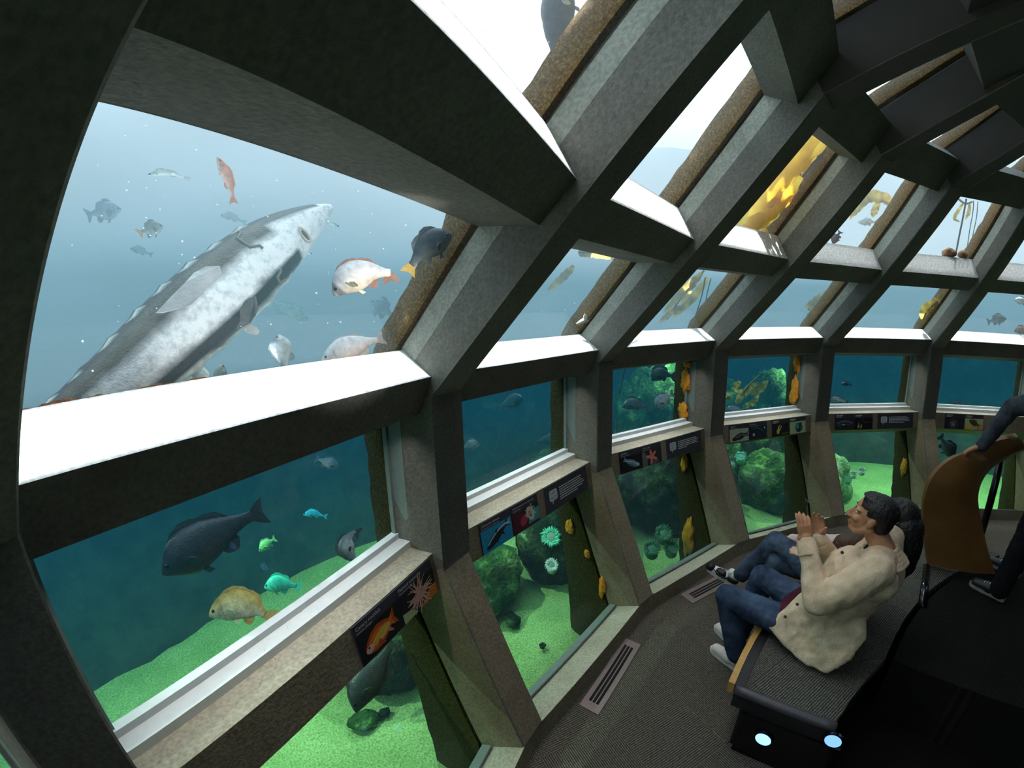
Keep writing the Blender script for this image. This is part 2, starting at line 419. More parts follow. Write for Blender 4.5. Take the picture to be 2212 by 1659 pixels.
mb = MB(); NR = 26; rg = []
for i in range(NR):
    r = 4.55+(7.9-4.55)*i/(NR-1); row = []
    for k in range(160):
        a = 2*PI*k/160; z = -.5+.05*mnoise.noise(Vector((r*1.3, math.cos(a)*4, math.sin(a)*4)))*(1 if i else 0)
        row.append(Vector((r*math.cos(a), r*math.sin(a), z)))
    rg.append(row)
mb.loft(rg, caps=False); o = mb.build('ground', sand_mat(), smooth=True); struct(o)
mb = MB(); rg = []
for j in range(23):
    row = []
    for k in range(160):
        a = 2*PI*k/160; z = -.62+j*(5.7/22)
        r = 7.66+.16*mnoise.noise(Vector((math.cos(a)*9, math.sin(a)*9, z*1.7)))+.05*mnoise.noise(Vector((math.cos(a)*30, math.sin(a)*30, z*5)))
        row.append(Vector((r*math.cos(a), r*math.sin(a), z)))
    rg.append(row)
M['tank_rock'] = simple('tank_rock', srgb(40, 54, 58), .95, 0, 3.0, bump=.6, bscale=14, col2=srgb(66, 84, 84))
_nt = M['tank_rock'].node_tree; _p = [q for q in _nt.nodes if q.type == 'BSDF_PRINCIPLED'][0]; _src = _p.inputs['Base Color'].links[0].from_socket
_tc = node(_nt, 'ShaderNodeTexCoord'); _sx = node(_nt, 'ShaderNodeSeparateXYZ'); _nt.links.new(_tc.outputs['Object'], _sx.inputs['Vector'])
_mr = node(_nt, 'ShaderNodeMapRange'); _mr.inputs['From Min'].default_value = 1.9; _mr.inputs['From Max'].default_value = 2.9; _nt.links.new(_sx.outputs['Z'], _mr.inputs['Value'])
_mx = node(_nt, 'ShaderNodeMix', data_type='RGBA'); _mx.inputs['B'].default_value = srgb(222, 236, 242)  # upper wall goes pale: water haze put into the rock colour
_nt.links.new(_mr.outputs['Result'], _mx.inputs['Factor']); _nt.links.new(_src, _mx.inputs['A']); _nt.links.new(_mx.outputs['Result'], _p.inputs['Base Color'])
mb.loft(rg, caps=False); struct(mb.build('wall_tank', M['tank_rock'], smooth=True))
# daylight, strip lights and added fills
w = bpy.data.worlds.new('sky'); SC.world = w; w.use_nodes = True
bg = w.node_tree.nodes['Background']; bg.inputs['Color'].default_value = (.86, .94, 1.0, 1); bg.inputs['Strength'].default_value = 8.0
def lamp(name, typ, loc, energy, color=(1, 1, 1), target=None, **kw):
    d = bpy.data.lights.new(name, typ); d.energy = energy; d.color = color
    for k, v in kw.items(): setattr(d, k, v)
    o = bpy.data.objects.new(name, d); o.location = loc; COL.objects.link(o)
    if target is not None: o.rotation_euler = (Vector(target)-Vector(loc)).to_track_quat('-Z', 'Y').to_euler()
    return o
lamp('sun', 'SUN', (0, 0, 9), 5.0, (1, .98, .94), target=(-.6, .9, 0), angle=math.radians(35))
for s in range(-1, 8):
    n, t = seg_dir(s)
    lamp('sand_fill', 'SPOT', n*6.5+Z*1.9, {1: 200, 2: 110, 3: 120, 4: 180}.get(s, 230), (.95, 1.0, .72), target=n*5.9+Z*-.5, spot_size=math.radians(140), spot_blend=.9, shadow_soft_size=0)  # added fill that lights the sand, not a fixture of the tank
for s in range(-1, 8):          # added narrow fills that brighten the sills
    n, t = seg_dir(s)
    c = n*vmid(4.885)+Z*2.07; d = (n*.30+Z*.954)
    o = lamp('sill_fill', 'AREA', c+d*1.25, 9, (1, 1, 1), target=c, shape='RECTANGLE', size=1.3, size_y=.10, spread=math.radians(1.5))
    o.matrix_world = Matrix.Translation(c+d*1.25) @ Matrix((t, d.cross(t), d)).transposed().to_4x4()
for s in range(-3, 9):          # strip lights tucked under the main beam
    n, t = seg_dir(s); c = n*vmid(4.95)+Z*1.80
    o = lamp('strip_light', 'AREA', c, 2.3, (1, .97, .90), target=c-Z, shape='RECTANGLE', size=1.15, size_y=.03, spread=math.radians(110))
    o.matrix_world = Matrix.Translation(c) @ Matrix((t, Z.cross(t), Z)).transposed().to_4x4()
for s, e in ((-1, 5), (0, 6), (1, 6), (2, 2.5), (3, .2), (4, .2), (5, .2)):  # more added fills, for the upper sills
    n, t = seg_dir(s); c = n*vmid(4.165)+Z*2.79; d = (n*-.22+Z*.975).normalized()
    o = lamp('sill_fill', 'AREA', c+d*.9, e, (1, 1, 1), shape='RECTANGLE', size=1.1, size_y=.10, spread=math.radians(3))
    o.matrix_world = Matrix.Translation(c+d*.9) @ Matrix((t, d.cross(t), d)).transposed().to_4x4()
lamp('bench_fill', 'SPOT', (4.05, -.35, 2.95), 26, (1, .95, .88), target=(3.02, -1.1, .9), spot_size=math.radians(34), spot_blend=.9, shadow_soft_size=.08)  # added fill that brightens the seated pair
n, t = seg_dir(0)
lamp('sturgeon_fill_low', 'SPOT', n*5.30+Z*2.0-t*.1, 55, (1, 1, 1), target=at(430, 640, 2.0), spot_size=math.radians(150), spot_blend=.8, shadow_soft_size=0)  # added underwater fill that brightens the sturgeon and nearby fish
lamp('sturgeon_fill', 'SPOT', n*4.05+Z*2.42-t*.25, 42, (1, .99, .96), target=at(400, 680, 2.3), spot_size=math.radians(62), spot_blend=.6, shadow_soft_size=0)  # added unseen fill inside the dome, aimed at the sturgeon's belly
# added deck over the middle of the tank, keeps sky light off the top panes
mb = MB(); c = [Vector((3.95*math.cos(i*PI/24), 3.95*math.sin(i*PI/24), 4.42)) for i in range(48)]
mb.prism(c, [v+Z*.15 for v in c]); struct(mb.build('ceiling_blocker', simple('sky_blocker', srgb(74, 66, 56), .8, .5, 2.5)))
SC.cycles.max_bounces = 5; SC.cycles.diffuse_bounces = 3; SC.cycles.glossy_bounces = 2; SC.cycles.transmission_bounces = 2
SC.cycles.transparent_max_bounces = 16; SC.cycles.volume_bounces = 0
SC.cycles.use_adaptive_sampling = True; SC.cycles.adaptive_threshold = .15
SC.cycles.caustics_reflective = False; SC.cycles.caustics_refractive = False; SC.cycles.sample_clamp_indirect = 4.0
# ---------------------------------------------------------------- species signs on the rail under each window
M['sign_slate'] = simple('sign_slate', srgb(58, 58, 70), .45, .05, 8)
M['print_white'] = simple('print_white', srgb(235, 235, 238), .5)
def flat(name, c, rough=.45): return simple(name, srgb(*c), rough, .10, 60)
PR = {k: flat('print_'+k, c) for k, c in dict(black=(14, 14, 20), orange=(238, 128, 34), deep=(214, 78, 22), yellow=(250, 196, 84), peach=(246, 196, 176), pink=(232, 150, 130),
      cyan=(20, 158, 206), navy=(16, 34, 52), pale=(214, 224, 226), maroon=(84, 22, 40), rose=(198, 58, 92), cream=(236, 230, 204), sea=(60, 170, 176), silver=(120, 168, 204), star=(236, 128, 106),
      stone=(110, 112, 118), charcoal=(40, 44, 52), sandp=(188, 204, 180), gold=(240, 200, 70), teal=(44, 110, 122), lime=(196, 210, 150), mauve=(120, 90, 116), olive=(96, 100, 44), brown=(108, 70, 40)).items()}
_tc = {}
def text_geo(body, size):
    if (body, size) in _tc: return _tc[(body, size)]
    cu = bpy.data.curves.new('t', 'FONT'); cu.body = body; cu.size = size; cu.resolution_u = 2
    o = bpy.data.objects.new('t', cu); COL.objects.link(o)
    dg = bpy.context.evaluated_depsgraph_get(); dg.update()
    me = o.evaluated_get(dg).to_mesh()
    r = ([tuple(v.co)[:2] for v in me.vertices], [tuple(p.vertices) for p in me.polygons])
    o.evaluated_get(dg).to_mesh_clear(); bpy.data.objects.remove(o); bpy.data.curves.remove(cu)
    _tc[(body, size)] = r; return r
class Face:
    """flat artwork on the inner face of rail B in segment s; x runs to the right, y up, from the sign's lower left corner"""
    def __init__(self, s, u0, w, h=.182):
        n, t = seg_dir(s); self.n = n
        v0, z0, v1, z1 = vmid(4.831), .951, vmid(4.863), 1.139
        up = (n*(v1-v0)+Z*(z1-z0)).normalized(); self.up = up; self.rt = -t
        self.out = (-n*up.z+Z*(up.dot(n))).normalized()
        self.o = n*v0+Z*z0+t*u0+up*.004; self.w = w; self.h = h
    def P(self, x, y, lay): return self.o+self.rt*x+self.up*y+self.out*(.007+.0012*lay)
def ell(cx, cy, rx, ry, rot=0, n=18):
    c, s = math.cos(rot), math.sin(rot)
    return [(cx+rx*math.cos(a)*c-ry*math.sin(a)*s, cy+rx*math.cos(a)*s+ry*math.sin(a)*c) for a in [2*PI*i/n for i in range(n)]]
def fish2(cx, cy, L, H, rot, tail=1.0):
    """side view outline, head at -x"""
    p = [(-.5, -.05), (-.46, .12), (-.36, .30), (-.2, .46), (0, .5), (.18, .36), (.34, .16), (.5, .42*tail), (.44, 0), (.5, -.42*tail), (.34, -.14), (.16, -.3), (-.05, -.44), (-.28, -.38), (-.44, -.2)]
    c, s = math.cos(rot), math.sin(rot)
    return [(cx+(x*L)*c-(y*H)*s, cy+(x*L)*s+(y*H)*c) for x, y in p]
def strip2(x0, y0, x1, y1, w0, w1, bend=0):
    dx, dy = x1-x0, y1-y0; l = math.hypot(dx, dy)+1e-9; nx, ny = -dy/l, dx/l
    a, b = [], []
    for i in range(6):
        f = i/5; q = bend*math.sin(PI*f); w = w0+(w1-w0)*f
        x, y = x0+dx*f+nx*q, y0+dy*f+ny*q
        a.append((x+nx*w, y+ny*w)); b.append((x-nx*w, y-ny*w))
    return a+b[::-1]
def panel(F, label):
    mb = MB(); a = [F.o+F.rt*x+F.up*y+F.out*.0005 for x, y in ((0, 0), (F.w, 0), (F.w, F.h), (0, F.h))]
    mb.prism(a, [p+F.out*.006 for p in a])
    return tag(mb.build('species_sign', M['sign_slate']), label, 'sign')
def put_text(F, root, name, body, x, y, size, mat='print_white', lay=2):
    v, f = text_geo(body, size)
    o = mesh_obj(name, [F.P(x+a, y+b, lay) for a, b in v], f, M[mat] if mat in M else PR[mat]); o.parent = root; return o
def put_art(F, root, name, shapes):
    mb = MB(); mats = []; 
    for i, (poly, col) in enumerate(shapes):
        if PR[col] not in mats: mats.append(PR[col])
        mb.add([F.P(x, y, 1+.25*i if i < 12 else 4) for x, y in poly], [tuple(range(len(poly)))], mats.index(PR[col]))
    me = bpy.data.meshes.new(name); me.from_pydata([tuple(v) for v in mb.v], [], mb.f)
    for m in mats: me.materials.append(m)
    for p, i in zip(me.polygons, mb.m): p.material_index = i
    o = bpy.data.objects.new(name, me); COL.objects.link(o); o.parent = root; return o
def bars(F, root, x, y, widths, h, gap, mat='print_white'):
    mb = MB()
    for i, w in enumerate(widths):
        k = 0; x0 = x
        rnd = random.Random(i*7+len(widths))
        while x0 < x+w:
            l = rnd.uniform(.010, .028); x1 = min(x0+l, x+w); yy = y-i*gap
            mb.add([F.P(a, b, 2) for a, b in ((x0, yy), (x1, yy), (x1, yy+h), (x0, yy+h))], [(0, 1, 2, 3)]); x0 = x1+.004
    o = mb.build('body_text', M[mat]); o.parent = root; return o
W_, H_ = .252, .182; PHH = .135
def bgd(col): return [((0.002, .002), (W_-.002, .002), (W_-.002, PHH), (.002, PHH)), col]
def photo_sign(s, u0, title, sub, label, art, bg):
    F = Face(s, u0, W_); r = panel(F, label)
    if title: put_text(F, r, 'title_text', title, .012, .156, .022 if len(title) < 17 else .0165); put_text(F, r, 'subtitle_text', sub, .012, .1405, .0125)
    else: bars(F, r, .012, .159, [.09], .010, .014); 
    if not title: bars(F, r, .012, .145, [.07], .006, .014)
    put_art(F, r, 'photo_print', [bgd(bg)]+art)
    return r
def tentacles(cx, cy, r, n, col, seed, w=.004, aspect=1.0):
    rnd = random.Random(seed); out = []
    for i in range(n):
        a = rnd.uniform(0, 2*PI); l = r*rnd.uniform(.65, 1.05)
        out.append((strip2(cx, cy, cx+l*math.cos(a)*aspect, cy+l*math.sin(a), w, w*.35, rnd.uniform(-.012, .012)), col))
    return out
R_ = math.radians
photo_sign(0, -.117, 'Canary rockfish', 'Sebastes pinniger', 'dark sign with an orange fish photo titled canary rockfish', [
    (fish2(.125, .066, .20, .105, R_(12)), 'deep'), (fish2(.122, .064, .17, .075, R_(12)), 'orange'), (ell(.125, .064, .058, .022, R_(14)), 'yellow'), (ell(.052, .046, .022, .017, R_(10)), 'peach'), (ell(.048, .054, .005, .005), 'black'),
    (strip2(.10, .045, .135, .018, .012, .003), 'deep'), (strip2(.165, .055, .19, .035, .010, .003), 'pink')], 'black')
photo_sign(0, -.372, 'Painted anemone', 'Urticina grebelnyi', 'dark sign with a pale pink anemone photo titled painted anemone',
    [(((.12, .002), (.25, .002), (.25, .06), (.19, .05)), 'orange'), (((.002, .002), (.10, .002), (.06, .04), (.002, .05)), 'lime'), (ell(.135, .075, .035, .03), 'pink')]+tentacles(.135, .075, .092, 54, 'peach', 3, .0042, 1.1)+tentacles(.135, .075, .05, 18, 'pink', 5, .003), 'black')
photo_sign(1, .532, 'Chinook salmon', 'Oncorhynchus tshawytscha', 'dark sign with a salmon on bright blue titled chinook salmon',
    [(fish2(.128, .068, .22, .062, R_(26), 1.25), 'navy'), (strip2(.045, .04, .215, .112, .004, .006, .016), 'pale'), (strip2(.10, .05, .125, .026, .010, .002), 'navy'), (strip2(.165, .07, .185, .05, .009, .002), 'navy'), (strip2(.115, .088, .125, .11, .008, .003), 'navy'), (((.205, .10), (.236, .132), (.228, .108), (.246, .096)), 'pale')], 'cyan')
photo_sign(1, .272, 'White-spotted rose anemone', 'Urticina eques', 'dark sign with a red stalked anemone photo, beside the chinook salmon sign',
    [(((.14, .02), (.25, .02), (.25, .12), (.17, .134), (.11, .134)), 'sea'), (((.12, .09), (.25, .10), (.25, .134), (.10, .134)), 'navy'), (ell(.105, .055, .05, .042, .6), 'maroon'), (ell(.10, .062, .038, .03, .6), 'rose'), (ell(.165, .082, .032, .052, .5), 'cream')]+tentacles(.165, .085, .06, 26, 'cream', 8, .0045)+[(ell(.16, .08, .014, .02, .5), 'olive')], 'maroon')
photo_sign(2, .524, 'Sablefish', 'Anoplopoma fimbria', 'black sign with a slim silver blue fish photo, first on the third window rail',
    [(fish2(.13, .075, .20, .06, R_(154), .9), 'silver'), (strip2(.06, .095, .19, .05, .004, .004, .01), 'pale'), (ell(.205, .045, .018, .013, R_(-25)), 'pale'), (strip2(.09, .066, .17, .038, .005, .002), 'teal')], 'black')
def star(cx, cy, r, n=5, rot=.3, inner=.36):
    return [(cx+(r if i % 2 == 0 else r*inner)*math.cos(rot+PI*i/n), cy+(r if i % 2 == 0 else r*inner)*math.sin(rot+PI*i/n)) for i in range(2*n)]
photo_sign(2, .263, 'Ochre star', 'Pisaster ochraceus', 'dark sign with a salmon pink sea star photo on grey stones',
    [(((.002, .002), (.06, .002), (.07, .08), (.03, PHH), (.002, PHH)), 'stone'), (ell(.16, .02, .05, .018), 'mauve')]+[(strip2(.12, .07, .12+.075*math.cos(a), .07+.066*math.sin(a), .019, .010), 'star') for a in (1.75, .75, -.45, -1.75, 2.9)]+[(ell(.12, .07, .022, .02), 'pink')]+[(ell(.12+.05*math.cos(a), .07+.045*math.sin(a), .007, .006), 'peach') for a in (1.75, .75, -.45, -1.75, 2.9)], 'charcoal')
photo_sign(3, .533, 'Lingcod', 'Ophiodon elongatus', 'sign with a mottled lingcod lying on pale sand, first on the fourth window rail',
    [(fish2(.15, .055, .20, .075, R_(12)), 'charcoal'), (ell(.08, .035, .05, .022, .2), 'maroon'), (ell(.13, .065, .02, .012), 'stone'), (ell(.17, .075, .02, .012), 'olive'), (ell(.2, .06, .03, .014), 'stone'), (ell(.1, .05, .018, .012), 'stone')], 'sandp')
photo_sign(3, .279, 'Wolf-eel', 'Anarrhichthys ocellatus', 'dark sign with a grey eel head and white spot, second on the fourth rail',
    [(strip2(.03, .10, .22, .06, .022, .035, .03), 'navy'), (strip2(.05, .115, .2, .08, .006, .006, .02), 'teal'), (ell(.07, .05, .04, .035), 'navy'), (ell(.065, .052, .015, .018), 'pale'), (ell(.215, .115, .007, .012), 'pale')], 'charcoal')
photo_sign(3, -.047, None, None, 'black sign with a small yellow feathery animal, third on the fourth window rail',
    [(ell(.085, .05, .022, .028), 'gold'), (strip2(.09, .07, .12, .12, .012, .006, .01), 'gold'), (strip2(.10, .06, .145, .11, .008, .004), 'cream'), (strip2(.14, .02, .245, .03, .010, .006), 'olive')], 'black')
photo_sign(3, -.307, None, None, 'pale sign with a blue green sponge photo, last on the fourth window rail',
    [(ell(.14, .07, .055, .05), 'teal'), (ell(.12, .08, .02, .04, .4), 'sea'), (ell(.165, .085, .018, .04, -.3), 'navy'), (ell(.14, .035, .04, .02), 'navy'), (ell(.18, .06, .02, .03), 'teal')], 'lime')
photo_sign(4, .535, None, None, 'dark sign with a dim grey fish photo, first on the fifth window rail',
    [(strip2(.02, .07, .235, .07, .012, .010, .03), 'stone'), (strip2(.04, .05, .2, .055, .008, .006, .01), 'teal'), (ell(.11, .06, .02, .008), 'lime')], 'charcoal')
photo_sign(4, .279, None, None, 'black sign with a yellow green weedy photo, second on the fifth window rail',
    [(strip2(.11, .11, .22, .085, .005, .004, -.02), 'brown'), (ell(.07, .03, .035, .022), 'olive'), (strip2(.05, .02, .06, .075, .008, .003), 'gold'), (strip2(.09, .015, .10, .06, .008, .003), 'lime')], 'black')
photo_sign(5, .505, None, None, 'sign with a purple red bristly urchin photo, first on the sixth window rail',
    [(ell(.11, .065, .06, .05), 'maroon')]+tentacles(.11, .065, .075, 30, 'mauve', 4, .003)+tentacles(.11, .065, .06, 14, 'pale', 6, .0015), 'charcoal')
photo_sign(5, .243, None, None, 'sign with a spiky yellow and brown fish photo, second on the sixth window rail',
    [(((.002, .002), (.13, .002), (.10, .04), (.002, .05)), 'gold'), (((.15, .002), (.25, .002), (.25, .06), (.2, .07)), 'pink'), (fish2(.13, .08, .16, .075, R_(-25)), 'olive')]+tentacles(.13, .085, .06, 16, 'brown', 9, .004), 'lime')
def fact_sign(s, u0, label, lines):
    F = Face(s, u0, .518); r = panel(F, label)
    b = [(.05, .07), (.12, .07), (.13, .08), (.13, .135), (.12, .145), (.05, .145), (.04, .135), (.04, .08)]
    o = put_art(F, r, 'speech_bubble', [(b, 'pale'), ([(.085, .072), (.068, .045), (.065, .072)], 'pale')])
    put_text(F, r, 'title_text', 'FAST', .052, .114, .026, 'sign_slate', 3); put_text(F, r, 'title_text', 'FACT', .052, .082, .026, 'sign_slate', 3)
    bars(F, r, .155, .132, lines, .008, .0165)
    return r
fact_sign(1, -.062, 'wide slate FAST FACT sign with six lines, nearest the camera', [.28, .27, .30, .31, .29, .22])
fact_sign(2, -.068, 'wide slate FAST FACT sign with five lines, beside the sea star sign', [.28, .31, .29, .30, .13])
fact_sign(4, -.047, 'wide slate FAST FACT sign on the fifth rail, nearest the wooden backrest', [.26, .30, .29, .31, .22])
# ---------------------------------------------------------------- fish
def skin_mat(name, rough=.4, scale=38.0, amt=.35):
    m, nt, out = new_mat(name); L = nt.links.new
    p = node(nt, 'ShaderNodeBsdfPrincipled', Roughness=rough); p.inputs['Specular IOR Level'].default_value = .35
    at_ = node(nt, 'ShaderNodeAttribute', attribute_name='Col')
    tc = node(nt, 'ShaderNodeTexCoord'); nz = node(nt, 'ShaderNodeTexNoise', Scale=scale, Detail=5.0, Roughness=.65); L(tc.outputs['Object'], nz.inputs['Vector'])
    r = ramp(nt, [(.3, (1-amt, 1-amt, 1-amt, 1)), (.7, (1+amt*.6,)*3+(1,))]); L(nz.outputs['Fac'], r.inputs['Fac'])
    mx = node(nt, 'ShaderNodeMix', data_type='RGBA', blend_type='MULTIPLY'); mx.inputs['Factor'].default_value = 1
    L(at_.outputs['Color'], mx.inputs['A']); L(r.outputs['Color'], mx.inputs['B']); L(mx.outputs['Result'], p.inputs['Base Color'])
    vo = node(nt, 'ShaderNodeTexVoronoi', Scale=150.0); L(tc.outputs['Object'], vo.inputs['Vector'])
    b = node(nt, 'ShaderNodeBump', Strength=.25, Distance=.004); L(vo.outputs['Distance'], b.inputs['Height']); L(b.outputs['Normal'], p.inputs['Normal'])
    L(p.outputs['BSDF'], out.inputs['Surface']); return m
M['skin'] = skin_mat('fish_skin'); M['skin_mottled'] = skin_mat('fish_skin_mottled', .5, 22.0, .6)
M['eye'] = simple('fish_eye', srgb(16, 16, 18), .15); M['eye_ring'] = simple('fish_eye_ring', srgb(170, 150, 90), .3)
_fm = {}
def fin_mat(c):
    if c not in _fm: _fm[c] = simple('fin_%d' % len(_fm), srgb(*c), .6, .25, 60, bump=.4, bscale=90)
    return _fm[c]
def set_cols(o, fn):
    a = o.data.color_attributes.new('Col', 'FLOAT_COLOR', 'POINT')
    for i, v in enumerate(o.data.vertices): a.data[i].color = fn(i, v.co)
def glass_hit(x, y):
    d = ray(x, y); t = .4
    while t < 12:
        p = CAM_P+d*t; r = math.hypot(p.x, p.y)
        if p.z > 3.99 or (p.z >= -.69 and r > hole_r(p.z)): return t
        t += .01
    return t
def spline(pts, n):
    pts = [Vector(p) for p in pts]
    if len(pts) == 2: return [pts[0].lerp(pts[1], i/(n-1)) for i in range(n)]
    q = [pts[0]*2-pts[1]]+pts+[pts[-1]*2-pts[-2]]; out = []
    m = len(pts)-1
    for i in range(n):
        u = i/(n-1)*m; k = min(int(u), m-1); f = u-k
        a, b, c, d = q[k:k+4]
        out.append(.5*((2*b)+(c-a)*f+(2*a-5*b+4*c-d)*f*f+(3*b-a-3*c+d)*f**3))
    return out
PROF = {  # s, half height, half width
 'deep': [(0, .03, .03), (.02, .16, .16), (.06, .29, .32), (.13, .52, .60), (.22, .77, .88), (.34, .97, 1), (.46, 1, .95), (.58, .9, .78), (.70, .68, .55), (.82, .42, .34), (.92, .27, .2), (1, .25, .1)],
 'slim': [(0, .03, .03), (.03, .22, .22), (.08, .45, .5), (.16, .72, .8), (.28, .95, 1), (.42, 1, 1), (.56, .92, .85), (.70, .72, .6), (.82, .5, .36), (.92, .36, .2), (1, .34, .1)]}
def lerpc(a, b, f): return tuple(x+(y-x)*f for x, y in zip(a, b))
def fish(name, label, pts, extra, hh, dors, cols, fin, wf=.5, prof='deep', tail=(.2, 1.0), tailto=None, mottled=False, dist=None, group=None, dorsal=.38, pect=True, spot=None, pelv=None, cat='fish', tailc=None, pectc=None):
    """pts: photo points nose to tail root; hh: half height in photo pixels; dors: photo direction of the back"""
    mid = pts[len(pts)//2]
    D = dist or glass_hit(*mid)+extra
    if not hasattr(D, '__len__'): D = [D]*len(pts)
    P3 = [at(x, y, d) for (x, y), d in zip(pts, D)]
    k = pxm(mid[0], mid[1], D[len(D)//2]); H = hh*k; Wd = H*wf
    e = at(mid[0]+dors[0]*4, mid[1]+dors[1]*4, D[0])-at(mid[0], mid[1], D[0])
    N = 30; sp = spline(P3, N); L = sum((b-a).length for a, b in zip(sp, sp[1:]))
    root = empty(name, sum(P3, Vector())/len(P3)); tag(root, label, cat, group)
    S = [p[0] for p in PROF[prof]]; HH = [p[1] for p in PROF[prof]]; WW = [p[2] for p in PROF[prof]]
    fr = []
    for i, p in enumerate(sp):
        t = (sp[min(i+1, N-1)]-sp[max(i-1, 0)]).normalized()
        u = (e-t*e.dot(t)).normalized(); fr.append((p, t, u, t.cross(u)))
    rings = []; NS = 18; ang = [2*PI*j/NS for j in range(NS)]; meta = []
    ss = [(i/(N-1))**1.35 if i < 10 else None for i in range(N)]
    for i in range(N):
        s = i/(N-1); p, t, u, b = fr[i]
        h = np.interp(s, S, HH)*H; w = np.interp(s, S, WW)*Wd
        rings.append([p+u*(h*math.sin(a)*(1.0 if math.sin(a) > 0 else .95))+b*(w*math.cos(a)) for a in ang]); meta += [(s, math.sin(a)) for a in ang]
    mb = MB(); mb.loft(rings)
    body = mb.build('body', M['skin_mottled' if mottled else 'skin'], root, smooth=True)
    top, side, bel = [srgb(*c) for c in cols]
    def cf(i, co):
        s, y = meta[i] if i < len(meta) else (0, 0)
        c = lerpc(side, top, min(1, max(0, (y-.1)/.6))) if y > .1 else lerpc(side, bel, min(1, max(0, (-.1-y)/.6)))
        if s < .03: c = lerpc(c, (.02, .02, .02, 1), .35)
        if abs(s-.235) < .018 and -.6 < y < .5: c = lerpc(c, (.02, .02, .02, 1), .3)     # gill slit
        if spot and spot[0] < s < spot[1]: c = lerpc(c, srgb(*spot[2]), .75)
        return c
    set_cols(body, cf)
    def F(s):
        x = s*(N-1); i = min(int(x), N-2); f = x-i
        p, t, u, b = [fr[i][q].lerp(fr[i+1][q], f) for q in range(4)]
        return p, t, u, b, np.interp(s, S, HH)*H, np.interp(s, S, WW)*Wd
    fm = fin_mat(fin); th = max(.0012, H*.02)
    def sheet(nm, base, tips, bdir, mat=None):
        m_ = MB(); n = len(base)
        m_.prism([q+bdir*th for q in base]+[q+bdir*th for q in tips[::-1]], [q-bdir*th for q in base]+[q-bdir*th for q in tips[::-1]])
        return m_.build(nm, mat or fm, root)
    p, t, u, b, h, w = F(1.0)
    # tail fin, forked, swinging towards tailto
    td = t
    if tailto: td = (at(tailto[0], tailto[1], D[-1])-p).normalized(); u = (u-td*u.dot(td)).normalized()
    TL = L*tail[0]; TH = H*tail[1]*.8
    r0 = p-t*(L*.02)
    m_ = MB(); pr = [r0+u*h*.9, r0+td*TL*.55+u*TH*.8, r0+td*TL+u*TH, r0+td*TL*.80+u*TH*.3, r0+td*TL*.76, r0+td*TL*.80-u*TH*.3, r0+td*TL-u*TH, r0+td*TL*.55-u*TH*.8, r0-u*h*.9]
    bb = td.cross(u).normalized()
    m_.prism([q+bb*th for q in pr], [q-bb*th for q in pr]); m_.build('tail_fin', fin_mat(tailc) if tailc else fm, root)
    # dorsal: spiny front, soft lobe behind
    if dorsal:
        sl = [.27+.53*i/11 for i in range(12)]; base, tips = [], []
        for i, s in enumerate(sl):
            p, t, u, b, h, w = F(s); g = i/11
            hgt = dorsal*H*((math.sin(PI*min(1, g/.62))**.6*.8+.15) if g < .58 else (.75*math.sin(PI*(g-.5)/.5)+.12))
            hgt *= (1 if i % 2 else .86)
            base.append(p+u*h*.96); tips.append(p+u*(h*.96+max(hgt, 0))+t*hgt*.5)
        sheet('dorsal_fin', base, tips, b)
    base, tips = [], []
    for i in range(6):
        p, t, u, b, h, w = F(.62+.18*i/5); g = i/5; hgt = .42*H*math.sin(PI*(.18+.72*g))
        base.append(p-u*h*.9); tips.append(p-u*(h*.9+hgt)+t*hgt*.6)
    sheet('anal_fin', base, tips, b)
    if pect:
        pm = fin_mat(pectc) if pectc else fm
        for sg in (1, -1):
            p, t, u, b, h, w = F(.29); c = p+b*(sg*w*.95)-u*h*.25
            o_ = (b*sg*.75+t*.7-u*.35).normalized(); q_ = (t*.4-u*.8); q_ = (q_-o_*q_.dot(o_)).normalized()
            l = H*.72; pts_ = [c-q_*l*.12, c+o_*l*.5-q_*l*.34, c+o_*l*.92-q_*l*.22, c+o_*l+q_*l*.1, c+o_*l*.8+q_*l*.36, c+o_*l*.4+q_*l*.3, c+q_*l*.14]
            nn = o_.cross(q_); m_ = MB(); m_.prism([x+nn*th for x in pts_], [x-nn*th for x in pts_]); m_.build('pectoral_fin', pm, root)
            p, t, u, b, h, w = F(.38); c = p-u*h*.9+b*(sg*w*.25); l = H*.42
            pts_ = [c, c-u*l*.7+t*l*.3, c-u*l*.75+t*l*.9, c+t*l*.5]
            m_ = MB(); m_.prism([x+b*th for x in pts_], [x-b*th for x in pts_]); m_.build('pelvic_fin', pm, root)
    for sg in (1, -1):
        p, t, u, b, h, w = F(.105); m_ = MB(); er = max(.004, H*.11)
        c = p+u*h*.38+b*(sg*w*.80)
        m_.ball(c, er, 10, 8, (t, u, b)); ey = m_.build('eye', M['eye'], root, smooth=True)
    return root
M['anem_yellow'] = simple('anemone_yellow', srgb(216, 196, 60), .6, .15, 30)
UPL = (0, -1)
